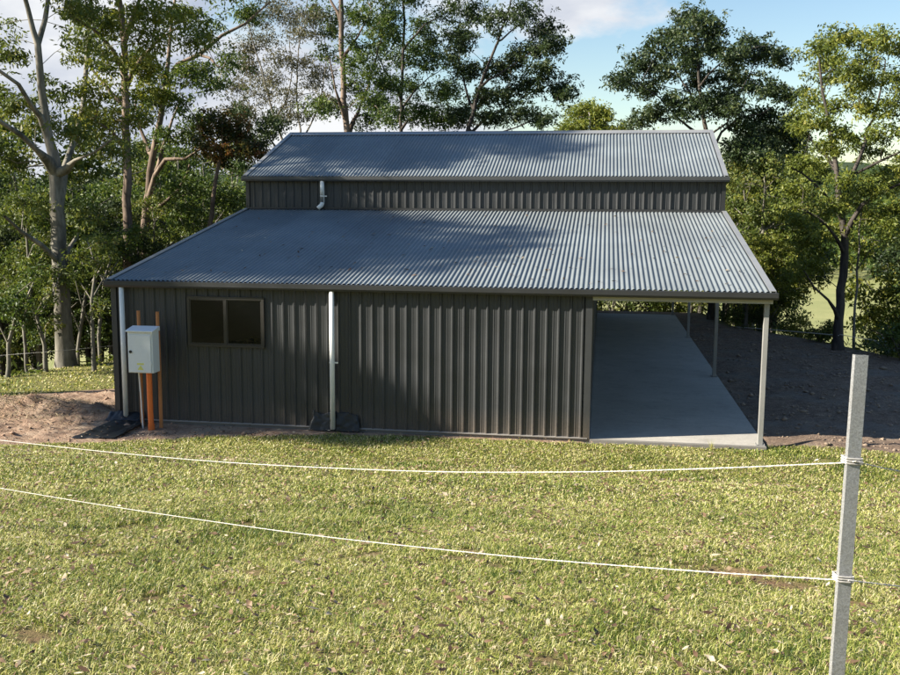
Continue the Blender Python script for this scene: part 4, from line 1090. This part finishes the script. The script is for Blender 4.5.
bush(690, 36, 50, 24, 'leaf_olive', 'olive shrub seen between the far carport posts', 75, tone=.6, dens=5)
bush(650, 37, 45, 24, 'leaf_green', 'bright green shrub seen beyond the far end of the slab', 76, tone=.75, dens=5)
bush(612, 37, 45, 22, 'leaf_green', 'green shrub behind the slab close to the shed wall', 77, tone=.6, dens=5)
bush(905, 24, 40, 22, 'leaf_green', 'leafy shrub cut by the right frame edge beside the yard', 78, tone=.5, dens=5)
# strap-leaved plant
pb = P(889, 357, 25); zb = zg(pb[0], pb[1])
root = empty('strap_plant', (pb[0], pb[1], zb), 'grey strap leaved plant with stiff arching leaves at the right edge of the yard', 'plant')
V = []; T = []; c = []; r = np.random.default_rng(8)
for k in range(26):
    a = r.uniform(0, 2*PI); ln = r.uniform(.45, .85); el = r.uniform(.5, 1.4); w = r.uniform(.022, .038); b = len(V)
    for j in range(7):
        t = j/6; hx = ln*(t*math.cos(el)+.22*t*t); hz = ln*(t*math.sin(el)-.35*t*t*(1.5-el)); ww = w*(1-t**2.2)*(.6+.8*t if t < .5 else 1)
        cx, cy = hx*math.cos(a), hx*math.sin(a)
        V += [(cx-ww*math.sin(a), cy+ww*math.cos(a), hz), (cx+ww*math.sin(a), cy-ww*math.cos(a), hz)]; c += [k/26]*2
        if j: T += [(b+2*j-2, b+2*j-1, b+2*j+1, b+2*j)]
link('leaves', np_mesh('leaves', np.array(V), np.array(T), M['leaf_strap'], True, attr=c), root, world=False)

# --- rear string fences
def P_on(px, py, D): return P(px, py, D)
t9 = P(840, 335, 25.9)
rope('fence_rope', [P(680, 321, 33.5), P(720, 325.5, 32), P(757, 328.5, 30), P(800, 332, 28), P(839, 335.5, 25.85)], 'thin pale rope strung along the far edge of the yard left of the leaning trunk', r=.014, strands=1, group='rear boundary ropes')
rope('fence_rope', [P(840, 334.5, 25.85), P(860, 338, 25.3), P(900, 344.5, 24.5), P(960, 352, 23.6)], 'thin pale rope strung right of the leaning trunk above the strap leaved plant', r=.012, strands=1, group='rear boundary ropes')
for px, D, lab in ((680, 33.5, 'steel fence post at the far end of the rear rope behind the carport'), (960, 23.6, 'steel fence post ending the rear rope beyond the right frame edge')):
    p = P(px, 322 if px < 800 else 352, D)
    picket((p[0], p[1], zg(p[0], p[1])-.1), (p[0], p[1], p[2]+.1), lab)
rope('fence_rope', [P(-60, 362, 20.4), P(0, 355.5, 20.6), P(58, 351, 20.9), P(116, 345.5, 23.2), P(180, 340, 26)], 'thin grey rope passing in front of the trees at the left edge of the clearing', r=.006, strands=1, group='rear boundary ropes')
for px, py, D, lab in ((-60, 362, 20.4, 'steel fence post outside the left frame edge holding the thin rope'), (180, 340, 26, 'steel fence post hidden behind the shed at the end of the left rope')):
    p = P(px, py, D); picket((p[0], p[1], zg(p[0], p[1])-.1), (p[0], p[1], p[2]+.1), lab)

# --- background forest trees: a few kinds, copied
def generic(seed, h, cr, bark, leaf, tone, dens, name, lean=.3):
    r = np.random.default_rng(seed)
    tx, ty = r.normal(0, lean, 2)
    main = [(0, 0, -.3, h*.020+.04), (tx*.2, ty*.2, h*.3, h*.015+.02), (tx*.6, ty*.6, h*.6, h*.010+.01), (tx, ty, h*.88, .03)]
    limbs = [main]; cs = []
    for k in range(7):
        a = k*2.4+r.uniform(-.4, .4); z0 = h*r.uniform(.3, .7); l_ = cr*r.uniform(.55, 1)
        ex, ey, ez = l_*math.cos(a), l_*math.sin(a), z0+h*r.uniform(.08, .25)
        f = z0/h
        limbs.append([(tx*f, ty*f, z0, .06), (tx*f+ex*.5, ty*f+ey*.5, z0+(ez-z0)*.6, .045), (ex, ey, ez, .02)])
    for k in range(26):
        a = r.uniform(0, 2*PI); zz = h*(.28+.72*r.random()**.85); env = cr*math.sqrt(max(.05, 1-((zz/h-.62)/.45)**2)); q = env*math.sqrt(r.random())*.9
        rad = cr*r.uniform(.2, .34); cs.append((q*math.cos(a), q*math.sin(a), zz, rad, rad*.65, int(4+4.5*rad*rad*dens)))
    return tree(name, limbs, cs, seed, bark, leaf, 'background tree', per=30, spread=.36, ln=.23, wd=.085, tone=tone, tonev=.24, step=.6, tip=.01, minr=.011)
def copy_tree(o, loc, rz, sc):
    c = o.copy(); COL.objects.link(c); c.location = Vector(loc); c.rotation_euler = (0, 0, rz); c.scale = sc if hasattr(sc, '__len__') else (sc, sc, sc)
    for ch in o.children:
        d = ch.copy(); COL.objects.link(d); d.parent = c
    return c
kinds = [generic(201, 12, 3.4, 'bark_mid', 'leaf_green', .45, 1.4, 'forest_tree'), generic(202, 9, 3.0, 'bark_pale', 'leaf_olive', .5, 1.4, 'forest_tree'),
         generic(203, 14, 3.2, 'bark_dark', 'leaf_dark', .5, 1.3, 'forest_tree'), generic(204, 7, 2.8, 'bark_mid', 'leaf_gold', .45, 1.6, 'forest_tree')]
G_L = ('forest tree in the dense bush behind the clearing on the left side', 'forest trees left of the shed')
G_R = ('forest tree in the dense bush beyond the yard on the right side', 'forest trees right of the shed')
G_B = ('low forest tree on the falling ground hidden behind the shed', 'forest trees behind the shed')
G_V = ('tall tree standing uphill behind the viewer, outside the photo', 'trees behind the viewer')
used = [False]*4
def put(kind, px, D, topy, grp, rnd):
    """place on the ground at direction px, distance D, so that its top reaches about topy"""
    h0 = [12, 9, 14, 7][kind]
    p = P(px, 337.5, D); z = zg(p[0], p[1]); ht = P(px, topy, D)[2]-z
    place(kind, (p[0], p[1], z), ht/h0, grp, rnd)
def place(kind, loc, sc, grp, rnd):
    rz = rnd.uniform(0, 2*PI)
    if not used[kind]:
        o = kinds[kind]; o.location = Vector(loc); o.rotation_euler = (0, 0, rz); o.scale = sc if hasattr(sc, '__len__') else (sc, sc, sc); used[kind] = True
    else: o = copy_tree(kinds[kind], loc, rz, sc)
    o['label'], o['group'] = grp
rnd = random.Random(4)
for i in range(17):     # left dense bush
    put(rnd.choice([0, 1, 2, 2, 0]), -70+i*19+rnd.uniform(-8, 8), rnd.uniform(24.5, 28), rnd.uniform(190, 250), G_L, rnd)
for i in range(14):
    put(rnd.choice([0, 1, 2]), -90+i*27+rnd.uniform(-8, 8), rnd.uniform(30, 38), rnd.uniform(115, 200), G_L, rnd)
for i in range(9):
    put(rnd.choice([0, 2, 2]), -80+i*45+rnd.uniform(-8, 8), rnd.uniform(42, 55), rnd.uniform(150, 190), G_L, rnd)
for px, D, ty, k in ((745, 34, 165, 1), (760, 31.5, 165, 1), (765, 36, 185, 3), (760, 38, 130, 2), (735, 40, 150, 2), (772, 37, 225, 3), (725, 36, 200, 0), (965, 30, 190, 0), (950, 27, 180, 2), (960, 34, 170, 0), (935, 40, 215, 1),
                     (940, 30, 120, 2), (975, 32, 110, 0), (700, 38, 190, 0), (750, 46, 150, 0), (770, 50, 160, 2), (772, 43, 140, 2), (765, 31, 240, 3), (745, 31, 240, 3), (722, 34, 250, 3), (925, 46, 205, 3), (715, 50, 170, 1), (1010, 28, 120, 1), (925, 33, 250, 3)):
    put(k, px, D, ty, G_R, rnd)
for i in range(6):
    put(rnd.choice([0, 1, 3]), 330+i*64+rnd.uniform(-8, 8), rnd.uniform(40, 52), rnd.uniform(150, 195), G_B, rnd)
for px, D in ((600, 41), (625, 43), (650, 40), (675, 43)): put(3, px, D, 235, G_B, rnd)
for i in range(11):     # uphill behind the viewer (seen in the window)
    x = -26+i*6+rnd.uniform(-2, 2); y = -36+rnd.uniform(-5, 3); place(rnd.choice([0, 2, 1]), (x, y, zg(x, y)), rnd.uniform(.8, 1.15), G_V, rnd)
def shade_tree(x0, v0, boxes, seed, label):
    """tall gum outside the frame; crown masses given as (v, z, n): v is measured across the sunlight"""
    r = np.random.default_rng(seed); cs = []
    yy = lambda x, v: (v+.314*x)/.951
    for (va, vb, za, zb, n, rad, dn) in boxes:
        for k in range(n):
            x = x0+r.uniform(-1.6, 1.6); v = r.uniform(va, vb); z = r.uniform(za, zb)+(x0-x)*-.0
            cs.append((x, yy(x, v), z, rad*r.uniform(.8, 1.2), rad*.7, int(14*rad*rad*dn)+4))
    y0 = yy(x0, v0); zb_ = zg(x0, y0)
    zt = max(c[2] for c in cs)
    main = [(x0, y0, zb_-.2, .30), (x0+.1, y0, zb_+4, .25), (x0, y0+.2, zb_+8, .2), (x0-.2, y0, zt-4, .14), (x0, y0+.1, zt-1, .05)]
    tree('gum_tree', [main], cs, seed, 'bark_mid', 'leaf_green', label, per=16, spread=.33, ln=.2, wd=.08, group='shade trees left of the frame')
shade_tree(-15.5, 2.6, [(-.8, 1.0, 9.0, 12.2, 12, .8, 1.6), (-.4, 5.6, 11.2, 14.6, 34, .95, 1.7), (-1.7, -.9, 11.2, 12.6, 3, .5, .8), (-2.0, -1.35, 11.6, 13.6, 5, .38, 1.2), (.2, 2.5, 14.6, 16, 5, .8, .9)], 301, 'tall gum outside the left frame edge whose crown shades the left of the shed')
shade_tree(-20, 6.6, [(5.6, 8.4, 17.5, 20.5, 12, 1.0, 1.5)], 302, 'very tall gum outside the left frame edge farther from the viewer')

# --- far wooded slopes beyond the field: one uncountable mass
r = np.random.default_rng(77); n = 2600
R_ = r.uniform(150, 420, n); th = r.uniform(-.75, .75, n)+YAW*0
x = CAM[0]+R_*np.sin(th-.157); y = CAM[1]+R_*np.cos(th-.157)
dens = fbm(x/60, y/60, 3)+(R_-200)/180
k = dens > .05; x, y, R_ = x[k], y[k], R_[k]; n = len(x); z = zfun(x, y, False)
q = 90; hh = r.uniform(6, 12, n)
d = r.normal(size=(n, q, 3)); d /= np.linalg.norm(d, axis=2)[..., None]; d *= (r.random((n, q, 1))**.35)
c0 = np.stack([x, y, z+hh*.58], -1)[:, None, :]+d*np.stack([hh*.42, hh*.42, hh*.45], -1)[:, None, :]
c0 = c0.reshape(-1, 3); m = len(c0); s1_ = r.normal(size=(m, 3)); s2_ = r.normal(size=(m, 3)); sz = .9
V = np.stack([c0, c0+s1_*sz*.6, c0+s2_*sz*.6], 1).reshape(-1, 3)
far = link('far_woodland', np_mesh('far_woodland', V, np.arange(m*3).reshape(-1, 3), M['leaf_green'], attr=np.repeat(np.clip(np.repeat(r.normal(.4, .2, n), q)+r.normal(0, .1, m), 0, 1), 3)))
tag(far, 'far wooded hills beyond the open field', 'woodland', kind='stuff')

# undergrowth along the forest floor
n = 26000; x = r.uniform(-30, 36, n); y = r.uniform(-4, 50, n); d = sdist(x, y, PLATEAU)
k = (d > .1) & (d < 14) & (fbm(x/1.5, y/1.5, 3) > -.15); x, y, d = x[k], y[k], d[k]; n = len(x); z = zfun(x, y)
q = 7; c0 = np.repeat(np.stack([x, y, z], -1), q, 0)+r.normal(0, 1, (n*q, 3))*np.array([.16, .16, .0]); m = len(c0)
c0[:, 2] += np.abs(r.normal(.1, .2, m))*np.repeat(np.minimum(1, .3+d/2), q)
a = r.uniform(0, 2*PI, m); dd = np.stack([np.cos(a), np.sin(a), r.normal(.3, .5, m)], -1); s_ = r.normal(size=(m, 3)); l_ = r.uniform(.08, .22, m)[:, None]
V = np.stack([c0, c0+dd*l_*.5+s_*.02, c0+dd*l_, c0+dd*l_*.5-s_*.02], 1).reshape(-1, 3); b = np.arange(m)[:, None]*4
T = np.concatenate([b+[0, 1, 2], b+[0, 2, 3]], 1).reshape(-1, 3)
tag(link('undergrowth', np_mesh('undergrowth', V, T, M['leaf_olive'], attr=np.repeat(np.clip(r.normal(.45, .22, m), 0, 1), 4))), 'low tangled leafy undergrowth under the trees around the clearing', 'undergrowth', kind='stuff')

# weed tuft by the slab edge
pw = P(714, 447, 15.3); V = []; T = []
root = empty('grass_tuft', (9.98, -.22, zg(9.98, -.22)), 'pale dry grass tuft standing against the front edge of the slab', 'plant')
for k in range(26):
    a = r.uniform(0, 2*PI); ln = r.uniform(.10, .26); le = r.uniform(.05, .6); b = len(V); dx, dy = math.cos(a)*math.sin(le)*ln, math.sin(a)*math.sin(le)*ln; w = .004
    V += [(-w*math.sin(a), w*math.cos(a), 0), (w*math.sin(a), -w*math.cos(a), 0), (dx, dy, math.cos(le)*ln)]; T.append((b, b+1, b+2))
link('blades', np_mesh('blades', np.array(V), np.array(T), M['grass'], attr=np.repeat(r.uniform(.4, 1, 26), 3)), root, world=False)

# ------------------------------------------------------------------ sun + sky
AZ = math.radians(18.3); EL = math.radians(29)
ld = Vector((math.cos(AZ)*math.cos(EL), math.sin(AZ)*math.cos(EL), -math.sin(EL)))     # direction the light travels
sun = bpy.data.lights.new('sun', 'SUN'); sun.energy = 5.0; sun.angle = math.radians(.53); sun.color = (1, .93, .80)
so = bpy.data.objects.new('sun', sun); COL.objects.link(so); so.rotation_euler = ld.to_track_quat('-Z', 'Y').to_euler(); so.location = (-20, -10, 20)
w = bpy.data.worlds.new('World'); scene.world = w; w.use_nodes = True
nt = w.node_tree; nt.nodes.clear()
out = nt.nodes.new('ShaderNodeOutputWorld'); bg = nt.nodes.new('ShaderNodeBackground'); bg.inputs[1].default_value = .056
sky = nt.nodes.new('ShaderNodeTexSky'); sky.sky_type = 'NISHITA'; sky.sun_disc = False; sky.sun_elevation = EL
sky.sun_rotation = math.atan2(-ld.x, -ld.y); sky.air_density = 1.2; sky.dust_density = .35; sky.ozone_density = 1.0
# clouds: by direction on the sky dome
tc = nt.nodes.new('ShaderNodeTexCoord'); mp = nt.nodes.new('ShaderNodeMapping'); mp.inputs['Scale'].default_value = (1, 1, 2.2)
nt.links.new(tc.outputs['Generated'], mp.inputs[0])
nz = nt.nodes.new('ShaderNodeTexNoise'); nz.inputs['Scale'].default_value = 3.2; nz.inputs['Detail'].default_value = 8; nz.inputs['Roughness'].default_value = .58
nt.links.new(mp.outputs[0], nz.inputs['Vector'])
# more cloud toward the left / low
cd = P(200, 60, 1)-CAM; cd = cd/np.linalg.norm(cd)
dot = nt.nodes.new('ShaderNodeVectorMath'); dot.operation = 'DOT_PRODUCT'; nt.links.new(tc.outputs['Generated'], dot.inputs[0]); dot.inputs[1].default_value = tuple(cd)
mr = nt.nodes.new('ShaderNodeMapRange'); nt.links.new(dot.outputs['Value'], mr.inputs[0])
mr.inputs[1].default_value = .87; mr.inputs[2].default_value = 1.0; mr.inputs[3].default_value = -.17; mr.inputs[4].default_value = .17
ad = nt.nodes.new('ShaderNodeMath'); ad.operation = 'ADD'; nt.links.new(nz.outputs['Fac'], ad.inputs[0]); nt.links.new(mr.outputs[0], ad.inputs[1])
sx_ = nt.nodes.new('ShaderNodeSeparateXYZ'); nt.links.new(tc.outputs['Generated'], sx_.inputs[0])
m2 = nt.nodes.new('ShaderNodeMapRange'); nt.links.new(sx_.outputs[2], m2.inputs[0]); m2.inputs[1].default_value = 0; m2.inputs[2].default_value = .16; m2.inputs[3].default_value = .12; m2.inputs[4].default_value = 0
a2 = nt.nodes.new('ShaderNodeMath'); a2.operation = 'ADD'; nt.links.new(ad.outputs[0], a2.inputs[0]); nt.links.new(m2.outputs[0], a2.inputs[1])
cr = nt.nodes.new('ShaderNodeValToRGB'); cr.color_ramp.elements[0].position = .53; cr.color_ramp.elements[1].position = .62; nt.links.new(a2.outputs[0], cr.inputs[0])
n2 = nt.nodes.new('ShaderNodeTexNoise'); n2.inputs['Scale'].default_value = 6; n2.inputs['Detail'].default_value = 6; nt.links.new(mp.outputs[0], n2.inputs['Vector'])
cc = nt.nodes.new('ShaderNodeValToRGB'); cc.color_ramp.elements[0].position = .38; cc.color_ramp.elements[0].color = (3.2, 3.6, 4.5, 1); cc.color_ramp.elements[1].position = .62; cc.color_ramp.elements[1].color = (6.3, 6.4, 6.5, 1)
nt.links.new(n2.outputs['Fac'], cc.inputs[0])
mx = nt.nodes.new('ShaderNodeMix'); mx.data_type = 'RGBA'; nt.links.new(cr.outputs[0], mx.inputs[0]); hs = nt.nodes.new('ShaderNodeHueSaturation'); hs.inputs['Saturation'].default_value = 1.18; hs.inputs['Hue'].default_value = .506; hs.inputs['Value'].default_value = 1.15; nt.links.new(sky.outputs[0], hs.inputs['Color']); nt.links.new(hs.outputs[0], mx.inputs[6]); nt.links.new(cc.outputs[0], mx.inputs[7])
nt.links.new(mx.outputs[2], bg.inputs[0]); nt.links.new(bg.outputs[0], out.inputs[0])

# ------------------------------------------------------------------ camera
cam = bpy.data.cameras.new('camera'); cam.sensor_width = 36; cam.lens = FPX/900*36; cam.clip_end = 4000; cam.clip_start = .05
co = bpy.data.objects.new('camera', cam); COL.objects.link(co)
Rm = Matrix((RT, UP, -FW)).transposed().to_4x4(); Rm.translation = Vector(CAM); co.matrix_world = Rm
scene.camera = co
scene.view_settings.view_transform = 'Standard'; scene.view_settings.look = 'None'; scene.view_settings.exposure = 1.46; scene.view_settings.gamma = 1
scene.view_settings.use_curve_mapping = False
scene.cycles.max_bounces = 5; scene.cycles.diffuse_bounces = 3; scene.cycles.glossy_bounces = 2; scene.cycles.transparent_max_bounces = 4
